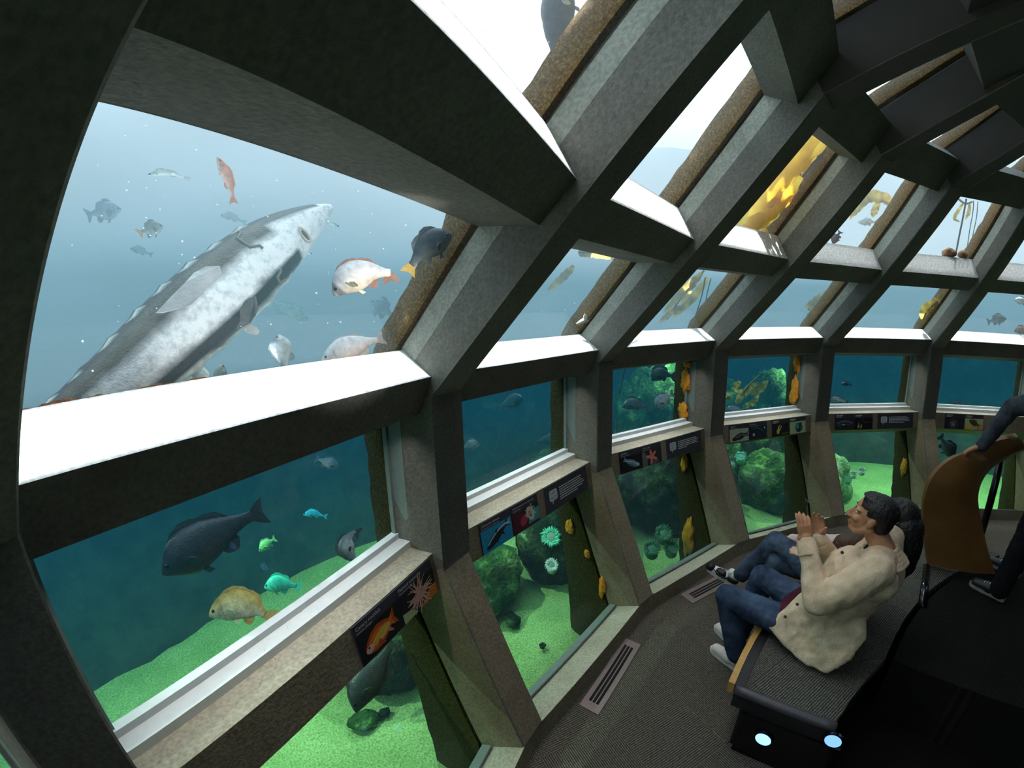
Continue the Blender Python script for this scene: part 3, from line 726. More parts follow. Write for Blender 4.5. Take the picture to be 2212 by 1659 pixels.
# upper window beside the dark rib
fish('rockfish', 'plump blue grey fish high beside the dark rib, left of the sturgeon', [(262, 452), (228, 456), (196, 462)], 1.5, 22, (0, -1), ((126, 142, 160), (146, 162, 178), (190, 198, 204)), (120, 136, 152), tailto=(176, 470))  # lightened: water haze put into the body colours
fish('rockfish', 'grey brown fish with an orange tail tip, upper window', [(352, 488), (328, 494), (305, 501)], 1.3, 17, (0, -1), ((136, 130, 126), (166, 160, 154), (196, 190, 182)), (140, 120, 100), tailto=(294, 508), tailc=(220, 150, 70))  # haze put into these colours too
fish('rockfish', 'slim orange pink fish diving head up in the upper window', [(468, 338), (482, 365), (495, 395), (502, 425)], .9, 12, (1, -.3), ((226, 132, 96), (230, 150, 120), (236, 200, 180)), (220, 130, 90), prof='slim', tailto=(506, 450), wf=.6)
fish('herring', 'thin pale arched fish at the top left of the upper window', [(316, 379), (340, 373), (370, 374), (398, 383)], 1.0, 7, (0, -1), ((190, 210, 205), (220, 232, 226), (236, 240, 236)), (190, 200, 195), prof='slim', wf=.55, dorsal=.5)
fish('herring', 'faint pale fish low beside the dark rib in blue haze', [(280, 537), (300, 540), (322, 548)], 1.9, 8, (0, -1), ((120, 150, 150), (150, 176, 172), (180, 200, 190)), (130, 150, 150), prof='slim')
fish('herring', 'faint slim fish just above the middle of the sturgeon', [(475, 465), (497, 467), (524, 478)], 2.0, 8, (0, -1), ((150, 170, 175), (180, 196, 198), (200, 210, 208)), (150, 170, 170), prof='slim')
fish('herring', 'tiny silver fish just off the snout tip of the sturgeon', [(733, 490), (722, 486), (710, 482)], .9, 4, (0, -1), ((150, 180, 180), (220, 235, 232), (240, 245, 240)), (180, 200, 200), prof='slim')
fish('herring', 'tiny silver fish under the chin of the sturgeon', [(674, 549), (664, 545), (652, 540)], .9, 3.6, (0, -1), ((150, 180, 180), (200, 222, 222), (230, 240, 236)), (180, 200, 200), prof='slim')
fish('surfperch', 'arched silver and peach perch swimming down, right of the sturgeon', [(721, 639), (752, 606), (795, 589), (844, 590)], .12, 35, (-.3, -1), ((188, 188, 194), (226, 216, 212), (240, 214, 190)), (150, 110, 96), tail=(.17, .75), tailto=(853, 628), spot=(.06, .17, (92, 96, 104)), pectc=(222, 214, 176), dorsal=.22)
fish('rockfish', 'dark speckled rockfish with yellow tail against the brown rib growth', [(977, 509), (948, 520), (915, 541), (889, 573)], .10, 30, (-.7, -.7), ((52, 58, 66), (84, 92, 100), (120, 118, 104)), (96, 98, 100), tail=(.22, .75), tailto=(874, 605), tailc=(186, 150, 60), mottled=True)
fish('surfperch', 'hazy blue fish below the arched perch, near the brown rib', [(800, 652), (822, 664), (846, 680)], 1.1, 20, (.4, -1), ((96, 126, 146), (140, 166, 182), (190, 206, 212)), (110, 140, 156), tailto=(866, 700))
fish('herring', 'long faint green fish right of the sturgeon fins', [(668, 692), (630, 672), (570, 652)], 1.5, 15, (0, -1), ((106, 150, 150), (120, 166, 164), (150, 186, 178)), (110, 150, 146), prof='slim')
fish('surfperch', 'pink silver perch resting on the sill edge, tail to the brown rib', [(694, 782), (735, 760), (775, 744), (817, 734)], .2, 27, (-.2, -1), ((206, 206, 210), (228, 214, 212), (244, 212, 200)), (196, 176, 164), tail=(.14, .7), tailto=(850, 722), dorsal=.15, pect=False)
fish('surfperch', 'grey fish seen end on rising behind the sill, under the sturgeon fins', [(602, 722), (608, 752), (616, 800)], .35, 24, (-1, -.1), ((112, 122, 130), (160, 168, 172), (200, 204, 202)), (110, 120, 126), wf=.8, dorsal=.2, pect=False)
fish('surfperch', 'pale fish head poking up behind the sill, nearest the sturgeon belly', [(438, 792), (434, 812), (430, 850)], .22, 18, (-1, 0), ((150, 160, 166), (188, 196, 198), (210, 212, 208)), (130, 140, 144), wf=.8, dorsal=.2, pect=False)
fish('rockfish', 'dark fish tip poking up behind the sill beside the pale head', [(481, 786), (474, 808), (466, 850)], .22, 14, (1, 0), ((90, 104, 104), (104, 120, 116), (140, 150, 140)), (80, 92, 90), wf=.6, dorsal=.2, pect=False)
fish('rockfish', 'orange pink fish half hidden beyond the brown rib growth', [(1004, 446), (984, 466), (966, 496)], .45, 15, (-.7, -.7), ((232, 120, 90), (238, 150, 124), (240, 190, 170)), (230, 120, 90))
# overhead window
fish('rockfish', 'big dark speckled fish overhead, cut off by the top of the photo', [(1207, -75), (1208, 0), (1205, 70), (1200, 150)], .35, 38, (-1, 0), ((70, 80, 96), (84, 94, 110), (110, 120, 132)), (176, 168, 140), wf=.8, dorsal=.12, mottled=True, tailto=(1206, 215))
# small upper windows on the far side
fish('herring', 'small white fish in front of yellow kelp in a high window', [(1853, 480), (1872, 478), (1890, 480)], .5, 9, (0, -1), ((190, 200, 204), (226, 232, 232), (236, 238, 236)), (200, 206, 206), dorsal=.15)
fish('rockfish', 'brown fish tail up against a high window sill left of the white fish', [(1800, 527), (1806, 514), (1814, 503)], .12, 9, (-1, -.4), ((70, 62, 52), (94, 82, 66), (120, 106, 84)), (70, 60, 48), mottled=True)
fish('rockfish', 'small brown fish low in the last upper window', [(2174, 689), (2155, 690), (2138, 694)], .5, 11, (0, -1), ((86, 78, 72), (120, 108, 100), (176, 156, 146)), (96, 84, 76), tailto=(2124, 698))
fish('herring', 'pale fish at the right edge of the last upper window', [(2190, 648), (2205, 650), (2222, 654)], .5, 8, (0, -1), ((150, 150, 140), (190, 186, 172), (220, 216, 206)), (170, 166, 150))
fish('rockfish', 'orange brown fish just above the far right sill', [(2190, 716), (2205, 713), (2224, 716)], .25, 9, (0, -1), ((150, 104, 70), (190, 140, 110), (220, 180, 160)), (150, 100, 70))
# eye-level windows
fish('rockfish', 'large charcoal rockfish swimming down in the nearest lower window', [(351, 1243), (400, 1200), (470, 1152), (546, 1113)], .45, 53, (-.45, -.9), ((58, 54, 58), (72, 68, 70), (92, 72, 56)), (50, 46, 46), tail=(.16, .78), tailto=(576, 1100), dorsal=.3)
fish('rockfish', 'yellow and white mottled rockfish above the green sand', [(451, 1333), (480, 1316), (515, 1307), (552, 1316), (572, 1328)], .25, 35, (.1, -1), ((206, 170, 84), (226, 214, 160), (238, 232, 206)), (196, 164, 84), tail=(.24, .62), tailto=(602, 1338), mottled=True, pectc=(240, 226, 176), dorsal=.3)
fish('rockfish', 'hazy turquoise fish behind the yellow rockfish', [(570, 1270), (600, 1262), (640, 1266)], 1.0, 20, (0, -1), ((60, 196, 160), (70, 210, 176), (120, 226, 190)), (60, 180, 150), tailto=(662, 1272))
fish('rockfish', 'curled pale grey fish nose down beside the brown rib', [(770, 1213), (751, 1190), (751, 1166), (767, 1146)], .4, 19, (-1, .2), ((70, 66, 70), (150, 146, 146), (190, 184, 178)), (64, 60, 62), tailto=(790, 1155), wf=.6)
fish('surfperch', 'faint pinkish fish under the main beam, nearest window', [(735, 1010), (712, 1000), (690, 992)], .9, 12, (0, -1), ((96, 116, 126), (136, 146, 150), (170, 164, 160)), (100, 116, 124))
fish('rockfish', 'small yellow green reflection shaped as a fish behind the charcoal rockfish tail', [(560, 1192), (575, 1176), (590, 1166)], 1.2, 12, (-.7, -.7), ((120, 190, 110), (140, 214, 120), (180, 230, 150)), (120, 190, 100))  # stands in for a reflection on the pane, built as a fish
fish('herring', 'small turquoise fish right of the charcoal rockfish tail', [(655, 1112), (675, 1108), (700, 1114)], 1.3, 8, (0, -1), ((30, 160, 190), (50, 190, 210), (90, 210, 220)), (40, 160, 180))
fish('surfperch', 'pale fish with nose to the concrete post, second eye-level window', [(1036, 962), (1018, 961), (1000, 968)], .6, 11, (0, -1), ((100, 120, 128), (150, 160, 164), (184, 180, 176)), (110, 124, 130))
fish('rockfish', 'dim dark fish in the middle of the second eye-level window', [(1216, 952), (1190, 948), (1160, 956)], 1.0, 13, (0, -1), ((50, 70, 80), (56, 80, 90), (80, 100, 104)), (46, 66, 74))
fish('rockfish', 'dim dark fish near the top of the second eye-level window', [(1132, 862), (1108, 866), (1082, 878)], 1.2, 16, (0, -1), ((46, 76, 84), (54, 90, 98), (80, 110, 112)), (46, 72, 80))
fish('rockfish', 'round dark fish above two others beside the orange sponge', [(1408, 822), (1425, 808), (1450, 812)], .5, 16, (0, -1), ((50, 64, 66), (66, 82, 82), (90, 100, 96)), (50, 62, 62))
fish('rockfish', 'grey fish facing the post, lower of the group by the orange sponge', [(1344, 880), (1368, 872), (1394, 880)], .5, 13, (0, -1), ((66, 82, 92), (92, 108, 116), (120, 130, 130)), (70, 84, 92))
fish('surfperch', 'pale grey fish with head down beside the orange sponge', [(1417, 882), (1430, 864), (1449, 853)], .3, 14, (-.4, -1), ((120, 128, 134), (164, 170, 174), (206, 206, 202)), (130, 136, 140))
fish('surfperch', 'blue grey fish low in the fourth eye-level window', [(1567, 888), (1582, 884), (1600, 886)], .3, 9, (0, -1), ((90, 110, 124), (120, 140, 152), (150, 164, 170)), (90, 108, 120))
fish('rockfish', 'tiny dark fish over pale reef in the fifth eye-level window', [(1818, 831), (1828, 829), (1838, 831)], .4, 5, (0, -1), ((40, 52, 50), (50, 62, 60), (80, 90, 84)), (40, 50, 48))
fish('surfperch', 'grey fish resting on the lower edge of the fifth eye-level window', [(1794, 864), (1810, 863), (1828, 868)], .2, 7, (0, -1), ((70, 80, 86), (150, 156, 156), (180, 182, 178)), (60, 66, 70))
fish('rockfish', 'tiny dark fish low in the sixth eye-level window', [(2058, 874), (2068, 871), (2080, 876)], .4, 5, (0, -1), ((40, 60, 70), (60, 84, 92), (110, 140, 146)), (40, 56, 64))
# floor-level windows
fish('rockfish', 'big dark rockfish nose down over green sand below the signs', [(768, 1540), (782, 1492), (812, 1448), (842, 1398)], .35, 37, (-.8, -.5), ((50, 56, 52), (64, 70, 64), (90, 92, 78)), (66, 70, 60), tail=(.14, .7), tailto=(870, 1360), dorsal=.36)
fish('rockfish', 'dark fish over bright green sand behind the wooden panel', [(2062, 992), (2048, 968), (2034, 948)], .3, 15, (1, -.5), ((34, 36, 40), (46, 50, 54), (80, 86, 86)), (36, 40, 42))
fish('surfperch', 'pale fish under the dark fish behind the wooden panel', [(2078, 1004), (2064, 990), (2052, 978)], .8, 9, (.7, -.7), ((120, 160, 160), (160, 196, 190), (200, 220, 214)), (120, 150, 150))

# ---------------------------------------------------------------- the sturgeon, seen from below
def sturgeon():
    C = [(716, 447), (700, 456), (672, 474), (636, 500), (598, 528), (556, 562), (505, 608), (450, 656), (392, 708), (332, 764), (262, 828), (186, 892), (100, 960), (10, 1030), (-60, 1110)]
    R = [7, 17, 34, 52, 66, 78, 87, 92, 93, 90, 84, 76, 66, 54, 40]
    D = [2.45, 2.42, 2.38, 2.33, 2.28, 2.22, 2.16, 2.1, 2.05, 2.0, 1.97, 1.95, 1.95, 1.97, 2.0]
    off = glass_hit(430, 650)+.40-2.1
    D = [d+off for d in D]
    P = [at(x, y, d) for (x, y), d in zip(C, D)]; K = [r*pxm(min(max(x, 20), 2190), min(max(y, 20), 1600), d) for (x, y), r, d in zip(C, R, D)]
    N = 60; sp = spline(P, N); Rr = [np.interp(i/(N-1)*(len(K)-1), range(len(K)), K) for i in range(N)]
    root = empty('sturgeon', P[7]); tag(root, 'huge pale bellied sturgeon rising across the nearest upper window', 'sturgeon')
    NS = 40; rings = []; meta = []; fr = []
    for i, p in enumerate(sp):
        t = (sp[min(i+1, N-1)]-sp[max(i-1, 0)]).normalized()
        v = (CAM_P-p).normalized(); v = (v-t*v.dot(t)).normalized()          # belly turns to the viewer
        b = t.cross(v); v2 = (v*.94-b*.34*0).normalized(); fr.append((p, t, v, b))
        s = i/(N-1); row = []
        for j in range(NS):
            a = 2*PI*j/NS; c, q = math.cos(a), math.sin(a)
            fl = .62 if c > 0 else .95               # flat belly, arched back
            rr = Rr[i]
            sc = 1+.05*(abs(q) > .9)*((i % 4) == 0)*(s > .3)
            row.append(p+b*(rr*q*sc)+v*(rr*c*fl)); meta.append((s, a if a <= PI else a-2*PI))
        rings.append(row)
    mb = MB(); mb.loft(rings); body = mb.build('body', M['skin'], root, smooth=True)
    G, W, K_, Wd = srgb(58, 56, 55), (1, 1, 1, 1), srgb(20, 23, 21), srgb(206, 214, 206)
    # which side of the image b points to
    sg = 1 if (at(600, 700, 2)-at(500, 600, 2)).dot(fr[25][3]) > 0 else -1
    def cf(i, co):
        if i >= len(meta): return W
        s, a = meta[i]; a *= sg*180/PI                  # degrees, negative to the upper left
        n = mnoise.noise(co*6)*14+mnoise.noise(co*17)*7
        x = a+n*.5
        if s < .10: base = lerpc(W, G, .12)
        elif s < .30:
            base = W if x > -30 else lerpc(W, G, min(1, (-30-x)/12))
            if s > .26 and 30 < x < 62: base = K_
        else:
            k = min(1, (s-.30)/.08)
            if x < -58: base = lerpc(G, K_, .2)
            elif x < -10: base = lerpc(W, lerpc(G, srgb(120, 110, 84), .35), min(1, (-10-x)/16))
            elif x < 26: base = W
            elif x < 60: base = lerpc(W, K_, min(1, (x-26)/6))
            else: base = lerpc(K_, Wd, min(1, (x-60)/6))
            if -76 < x < -70 and (i//NS) % 4 < 2: base = Wd
        return lerpc(base, G, max(0, n/180))
    set_cols(body, cf)
    def at_s(s, a, lift=1.0):
        x = s*(N-1); i = min(int(x), N-2); p, t, v, b = fr[i]; b = b*sg
        return p+b*(Rr[i]*math.sin(R_(a)))+v*(Rr[i]*math.cos(R_(a))*.62*lift), t, v, b, Rr[i]
    # mouth under the snout, barbels, nostril folds
    c, t, v, b, r = at_s(.225, 20); m_ = MB()
    ring_ = [(c+b*(r*.34*math.sin(2*PI*k/20))+t*(r*.13*math.cos(2*PI*k/20))+v*.004) for k in range(20)]
    m_.tube(ring_+[ring_[0]], r*.055, 8); m_.build('mouth_lip', simple('lip', srgb(206, 190, 176), .5), root, smooth=True)
    m_ = MB(); m_.ball(c+v*.001, (r*.30, r*.09, r*.03), 14, 8, (b, t, v)); m_.build('mouth', simple('mouth', srgb(92, 78, 76), .7), root, smooth=True)
    for q in (-30, -11, 11, 30):
        c, t, v, b, r = at_s(.15, q+8); m_ = MB(); m_.tube([c, c+v*r*.12+t*r*.05, c+v*r*.16+t*r*.18], [r*.035, r*.026, r*.012], 6); m_.build('barbel', simple('barbel', srgb(216, 208, 196), .5), root, smooth=True)
    # gill cover edges
    for q0, q1 in ((-62, -8), (34, 66)):
        m_ = MB(); pts = [at_s(.372+.012*math.sin(PI*k/8)-.02*abs(k/8-.5), q0+(q1-q0)*k/8)[0] for k in range(9)]
        m_.tube(pts, .006, 6); m_.build('gill_edge', simple('gill', srgb(120, 116, 108), .6), root, smooth=True)
    # pectoral and pelvic fins
    wm = simple('sturgeon_fin', srgb(216, 216, 218), .55, .2, 18, bump=.4, bscale=80); dm = simple('sturgeon_fin_dark', srgb(92, 92, 92), .6, .35, 16, bump=.4, bscale=80)
    def px_fin(nm, pts, dist, mat, thick=.006, bow=.0):
        v = [at(x, y, dist+off+(bow*(k % 3))) for k, (x, y) in enumerate(pts)]; nrm = (v[2]-v[0]).cross(v[1]-v[0]).normalized()
        m_ = MB(); m_.prism([q+nrm*thick for q in v], [q-nrm*thick for q in v]); return m_.build(nm, mat, root)
    px_fin('pectoral_fin', [(474, 574), (446, 575), (420, 588), (400, 610), (370, 640), (336, 676), (352, 676), (385, 668), (412, 658), (430, 640), (452, 616), (478, 596)], 1.955, wm, .006, .004)
    px_fin('pectoral_fin', [(552, 640), (534, 650), (512, 672), (496, 692), (482, 704), (480, 714), (500, 716), (520, 708), (540, 698), (552, 680), (556, 658)], 2.06, dm, .006, .006)
    px_fin('pelvic_fin', [(536, 700), (522, 706), (534, 720), (556, 724), (562, 716), (552, 704)], 2.12, wm)
    return root
sturgeon()

# ---------------------------------------------------------------- reef boulders, stones, anemones, sponge, kelp
def rock_mat(name, a, b, c):
    m, nt, out = new_mat(name); L = nt.links.new
    p = node(nt, 'ShaderNodeBsdfPrincipled', Roughness=.95); p.inputs['Specular IOR Level'].default_value = .1
    tc = node(nt, 'ShaderNodeTexCoord')
    n1 = node(nt, 'ShaderNodeTexNoise', Scale=4.0, Detail=9.0, Roughness=.72); L(tc.outputs['Object'], n1.inputs['Vector'])
    r = ramp(nt, [(.32, a), (.5, b), (.62, c), (.74, srgb(206, 232, 196))]); L(n1.outputs['Fac'], r.inputs['Fac']); L(r.outputs['Color'], p.inputs['Base Color'])
    n2 = node(nt, 'ShaderNodeTexNoise', Scale=26.0, Detail=6.0); L(tc.outputs['Object'], n2.inputs['Vector'])
    bp = node(nt, 'ShaderNodeBump', Strength=1.0, Distance=.04); L(n2.outputs['Fac'], bp.inputs['Height']); L(bp.outputs['Normal'], p.inputs['Normal'])
    L(p.outputs['BSDF'], out.inputs['Surface']); return m
M['rock_dark'] = rock_mat('rock_dark', srgb(18, 28, 22), srgb(34, 50, 36), srgb(76, 98, 58))
M['rock_green'] = rock_mat('rock_green', srgb(28, 46, 30), srgb(58, 94, 52), srgb(130, 168, 92))
M['rock_pale'] = rock_mat('rock_pale', srgb(50, 84, 60), srgb(130, 164, 110), srgb(206, 214, 170))
def boulder(name, label, c, r, mat, seed, group=None, sub=4, flat=.0, cat='rock'):
    bm = bmesh.new(); bmesh.ops.create_icosphere(bm, subdivisions=sub, radius=1.0)
    off = Vector((seed*3.1, seed*1.7, seed*.9))
    for v in bm.verts:
        d = v.co.normalized(); n = mnoise.noise(d*1.4+off)*.32+mnoise.noise(d*3.2+off)*.16+mnoise.noise(d*8+off)*.07+mnoise.noise(d*18+off)*.03
        q = d*(1+n); v.co = Vector((q.x*r[0], q.y*r[1], q.z*r[2]))
    me = bpy.data.meshes.new(name); bm.to_mesh(me); bm.free(); me.materials.append(mat)
    for p in me.polygons: p.use_smooth = True
    o = bpy.data.objects.new(name, me); o.location = c; COL.objects.link(o); o.rotation_euler.z = seed*1.3
    return tag(o, label, cat, group)
def onring(s, u, r, z):
    """a spot behind window s: u along the window in metres (to the left positive), r from the dome axis"""
    n, t = seg_dir(s); return n*r+t*u+Z*z
RK = [ # seg, u, r, size xyz, material, label
 (1, .70, 5.95, (.42, .50, .34), 'rock_dark', 'dark mossy boulder at the left end of the rock line behind the chinook salmon sign'),
 (1, .12, 6.05, (.46, .50, .40), 'rock_dark', 'dark mossy boulder in the middle of the rock line behind the chinook salmon window'),
 (1, -.42, 5.92, (.42, .44, .36), 'rock_green', 'green grown boulder carrying the round white anemone'),
 (2, .55, 5.75, (.40, .42, .52), 'rock_dark', 'dark boulder at the left of the third lower window'),
 (2, .02, 5.62, (.36, .36, .40), 'rock_green', 'green boulder under the anemone clump in the third lower window'),
 (2, -.30, 6.1, (.50, .50, .66), 'rock_dark', 'dark upright boulder behind the anemone clump'),
 (2, -.15, 6.72, (.60, .42, .60), 'rock_dark', 'tall dark reef mass behind the sea star sign window'),
 (3, .55, 5.85, (.50, .46, .66), 'rock_dark', 'dark boulder at the left of the fourth lower window'),
 (3, -.15, 6.05, (.50, .44, .55), 'rock_dark', 'dark boulder over the green sand in the fourth lower window'),
 (3, .25, 6.72, (.70, .42, 1.25), 'rock_green', 'tall green reef hump behind the fourth eye-level window'),
 (3, -.90, 6.7, (.48, .42, 1.1), 'rock_green', 'green leaning reef rock by the narrow orange sponge rib'),
 (4, .62, 5.9, (.42, .42, .50), 'rock_green', 'green boulder at the left of the fifth lower window'),
 (4, .05, 5.85, (.46, .42, .42), 'rock_pale', 'pale topped boulder in the middle of the fifth lower window'),
 (4, -.45, 6.15, (.40, .42, .46), 'rock_pale', 'pale boulder at the right of the fifth lower window'),
 (4, .30, 6.72, (.60, .40, 1.15), 'rock_green', 'pale green reef hump behind the fifth eye-level window'),
]
for i, (s, u, r, sz, mt, lab) in enumerate(RK):
    z = -.5+sz[2]*.62; boulder('reef_rock', lab, onring(s, u, r, z), sz, M[mt], i+1.5)
def stone(px, py, size, label, seed, mat='rock_dark'):
    c = at_z(px, py, -.46); boulder('stone', label, c+Z*(size*.25), (size, size*.8, size*.5), M[mat], seed, sub=3)
stone(1108, 1342, .085, 'mossy stone on the green sand, larger of two in the second lower window', 31)
stone(1172, 1396, .035, 'small dark stone on the green sand near the window sill', 33)
stone(830, 1541, .045, 'small green stone right of the nose down rockfish', 35)
stone(786, 1562, .10, 'mottled stone under the nose of the nose down rockfish', 37, 'rock_green')
M['anem_white'] = simple('anemone_white', srgb(226, 244, 232), .6, .1, 30); M['anem_teal'] = simple('anemone_teal', srgb(110, 220, 180), .6, .15, 30); M['anem_dark'] = simple('anemone_dark', srgb(84, 140, 116), .6, .2, 30)
def anemone(px, py, dist, rpx, label, mat='anem_white', seed=1, nt=170, group=None, lean=None):
    c = at(px, py, dist); r = rpx*pxm(px, py, dist); rnd = random.Random(seed)
    ax = ((CAM_P-c).normalized()*.8+Z*.6).normalized() if lean is None else Vector(lean).normalized()
    b1 = ax.orthogonal().normalized(); b2 = ax.cross(b1)
    root = empty('anemone', c-ax*r*1.3); tag(root, label, 'anemone', group)
    mb = MB(); mb.tube([c-ax*r*1.6, c-ax*r*1.2, c-ax*r*.5, c], [r*.75, r*.5, r*.5, r*.62], 16); mb.build('column', M[mat], root, smooth=True)
    mb = MB(); mb.ball(c, (r*.62, r*.62, r*.16), 16, 8, (b1, b2, ax)); mb.build('oral_disc', simple('disc', srgb(120, 150, 140), .6) if mat != 'anem_dark' else M[mat], root, smooth=True)
    mb = MB()
    for k in range(nt):
        a = 2*PI*k/nt*7.13; q = r*rnd.uniform(.36, .68); d = b1*math.cos(a)+b2*math.sin(a); l = r*rnd.uniform(.28, .55)
        p0 = c+d*q; mb.tube([p0, p0+d*l*.5+ax*l*.55, p0+d*l+ax*l*.35], [r*.05, r*.045, r*.02], 5)
    mb.build('tentacles', M[mat], root, smooth=True); return root
def gd(px, py, e): return glass_hit(px, py)+e
anemone(1192, 1220, gd(1192, 1220, .62), 15, 'round white anemone with frilled rim on the reef in the second lower window', seed=2)
anemone(1190, 1160, gd(1190, 1160, 1.0), 22, 'large pale blurred anemone above the round white one', 'anem_teal', 3)
anemone(1434, 1152, gd(1434, 1152, .42), 19, 'green grey anemone on top of the clump in the third lower window', 'anem_dark', 4)
anemone(1408, 1184, gd(1408, 1184, .36), 19, 'green grey anemone at the lower left of the clump', 'anem_dark', 5)
anemone(1450, 1184, gd(1450, 1184, .36), 17, 'green grey anemone at the lower right of the clump', 'anem_dark', 6)
anemone(1600, 986, gd(1600, 986, .7), 13, 'bright turquoise anemone under the lingcod sign', 'anem_teal', 7, 60)
anemone(1582, 1002, gd(1582, 1002, .6), 8, 'small round turquoise anemone left of the bright one', 'anem_teal', 8, 50)
anemone(1863, 1016, gd(1863, 1016, .5), 9, 'round white anemone in the fifth lower window above the head', 'anem_white', 9, 60)
anemone(1845, 1024, gd(1845, 1024, .5), 8, 'white anemone touching the round one in the fifth lower window', 'anem_white', 10, 60)
anemone(1832, 1036, gd(1832, 1036, .5), 8, 'pale green anemone lowest of three in the fifth lower window', 'anem_teal', 11, 60)
anemone(1573, 852, gd(1573, 852, .3), 8, 'yellow round anemone at the left edge of the fourth eye-level window', 'anem_yellow' if 'anem_yellow' in M else 'anem_white', 12, 40)
M['sponge'] = simple('sponge', srgb(238, 150, 36), .9, .25, 24, bump=.8, bscale=60)
def sponge(k, px, py, hw, hh, label, seed):
    """orange crust on the outer left face of rib k"""
    n, t = rib_dir(k); d = ray(px, py); off = HW+.062
    P = CAM_P+d*((off-CAM_P.dot(t))/d.dot(t))
    kx = pxm(px, py, (P-CAM_P).length); a = Vector((n.x, n.y, 0)).normalized()
    v_up = (Z-d*Z.dot(d)).normalized()
    bm = bmesh.new(); bmesh.ops.create_icosphere(bm, subdivisions=3, radius=1)
    fs = abs(d.dot(t))
    for v in bm.verts:
        q = v.co*(1+.6*mnoise.noise(v.co*2.4+Vector((seed, 0, 0))))
        v.co = a*(q.x*hw*kx/max(fs, .25))+Z*(q.z*hh*kx)+t*(q.y*.011)
    me = bpy.data.meshes.new('orange_sponge'); bm.to_mesh(me); bm.free(); me.materials.append(M['sponge'])
    for p in me.polygons: p.use_smooth = True
    o = bpy.data.objects.new('orange_sponge', me); o.location = P; COL.objects.link(o); return tag(o, label, 'sponge')
sponge(3, 1482, 786, 7, 8, 'small orange sponge patch at the top of the rib in the third eye-level window', 1)
sponge(3, 1480, 824, 9, 24, 'large orange sponge patch midway up the rib in the third eye-level window', 2)
sponge(3, 1474, 890, 9, 20, 'orange sponge patch at the foot of the rib in the third eye-level window', 3)
sponge(4, 1722, 785, 7, 22, 'dull orange sponge patch at the top of the rib in the fourth eye-level window', 4)
sponge(4, 1716, 848, 8, 32, 'long orange sponge streak low on the rib in the fourth eye-level window', 5)
sponge(2, 1230, 1138, 7, 17, 'bright orange sponge patch high on the rib under the first fast fact sign', 6)
sponge(2, 1268, 1196, 5, 10, 'small dull orange sponge patch beside the round white anemone', 7)
sponge(3, 1477, 1000, 6, 22, 'orange brown sponge streak under the second fast fact sign', 8)
sponge(3, 1486, 1160, 10, 42, 'long mustard sponge streak low on the rib beside the anemone clump', 9)
sponge(5, 1953, 1008, 6, 18, 'mustard sponge patch on the rib above the man\'s hair', 10)
sponge(2, 1300, 1268, 5, 26, 'ochre sponge streak at the foot of the rib in the second lower window', 11)
# kelp
def kelp_mat(name, a, b):
    m, nt, out = new_mat(name); L = nt.links.new
    p = node(nt, 'ShaderNodeBsdfPrincipled', Roughness=.5); tc = node(nt, 'ShaderNodeTexCoord')
    n1 = node(nt, 'ShaderNodeTexNoise', Scale=9.0, Detail=5.0); L(tc.outputs['Object'], n1.inputs['Vector'])
    r = ramp(nt, [(.3, a), (.7, b)]); L(n1.outputs['Fac'], r.inputs['Fac']); L(r.outputs['Color'], p.inputs['Base Color'])
    tr = node(nt, 'ShaderNodeBsdfTranslucent'); L(r.outputs['Color'], tr.inputs['Color'])
    mx = node(nt, 'ShaderNodeMixShader'); mx.inputs['Fac'].default_value = .65
    L(p.outputs['BSDF'], mx.inputs[1]); L(tr.outputs['BSDF'], mx.inputs[2]); L(mx.outputs['Shader'], out.inputs['Surface']); return m
M['kelp'] = kelp_mat('kelp', srgb(232, 184, 40), srgb(250, 222, 90)); M['kelp_dull'] = kelp_mat('kelp_dull', srgb(140, 112, 40), srgb(206, 178, 90)); M['stipe'] = simple('kelp_stipe', srgb(120, 86, 24), .6, .2)
def kelp(label, stem, blades, e, mat='kelp', seed=1):
    """stem and blades are lists of photo points; e is how far beyond the pane"""
    rnd = random.Random(seed)
    def pts3(l, j=0): return [at(x, y, gd(min(max(x, 5), 2205), max(y, 5), e)+j) for x, y in l]
    st = spline(pts3(stem), 14); root = empty('kelp', st[0]); tag(root, label, 'kelp')
    k = (st[-1]-st[0]).length
    mb = MB(); mb.tube(st, .011, 7); mb.build('stipe', M['stipe'], root, smooth=True)
    for bl in blades:
        w = bl[0]; l = spline(pts3(bl[1:], rnd.uniform(-.06, .06)), 26); mb = MB(); A, B, C_, D_ = [], [], [], []
        for i, p in enumerate(l):
            t = (l[min(i+1, 25)]-l[max(i-1, 0)]).normalized(); v = (CAM_P-p).normalized(); s = t.cross(v).normalized()
            f = i/25; ww = w*pxm(min(max(bl[1][0], 20), 2190), max(bl[1][1], 20), (p-CAM_P).length)*(math.sin(PI*min(1, .08+.95*f))**.6)
            wob = v*(.018*math.sin(f*21+seed))+v*(.02*math.sin(f*9))
            e1 = s*ww*(1+.10*math.sin(f*33+seed)); e2 = s*ww*(1+.10*math.sin(f*29+2))
            A.append(p+e1+wob); B.append(p-e2-wob)
        v = []; f_ = []
        for i in range(26): v += [A[i], A[i].lerp(B[i], .5)+(CAM_P-A[i]).normalized()*.012, B[i]]
        for i in range(25): f_ += [(i*3, i*3+1, i*3+4, i*3+3), (i*3+1, i*3+2, i*3+5, i*3+4)]
        b = mesh_obj('blade', v, f_, M[mat], None, True); local_to(b, root)
    return root
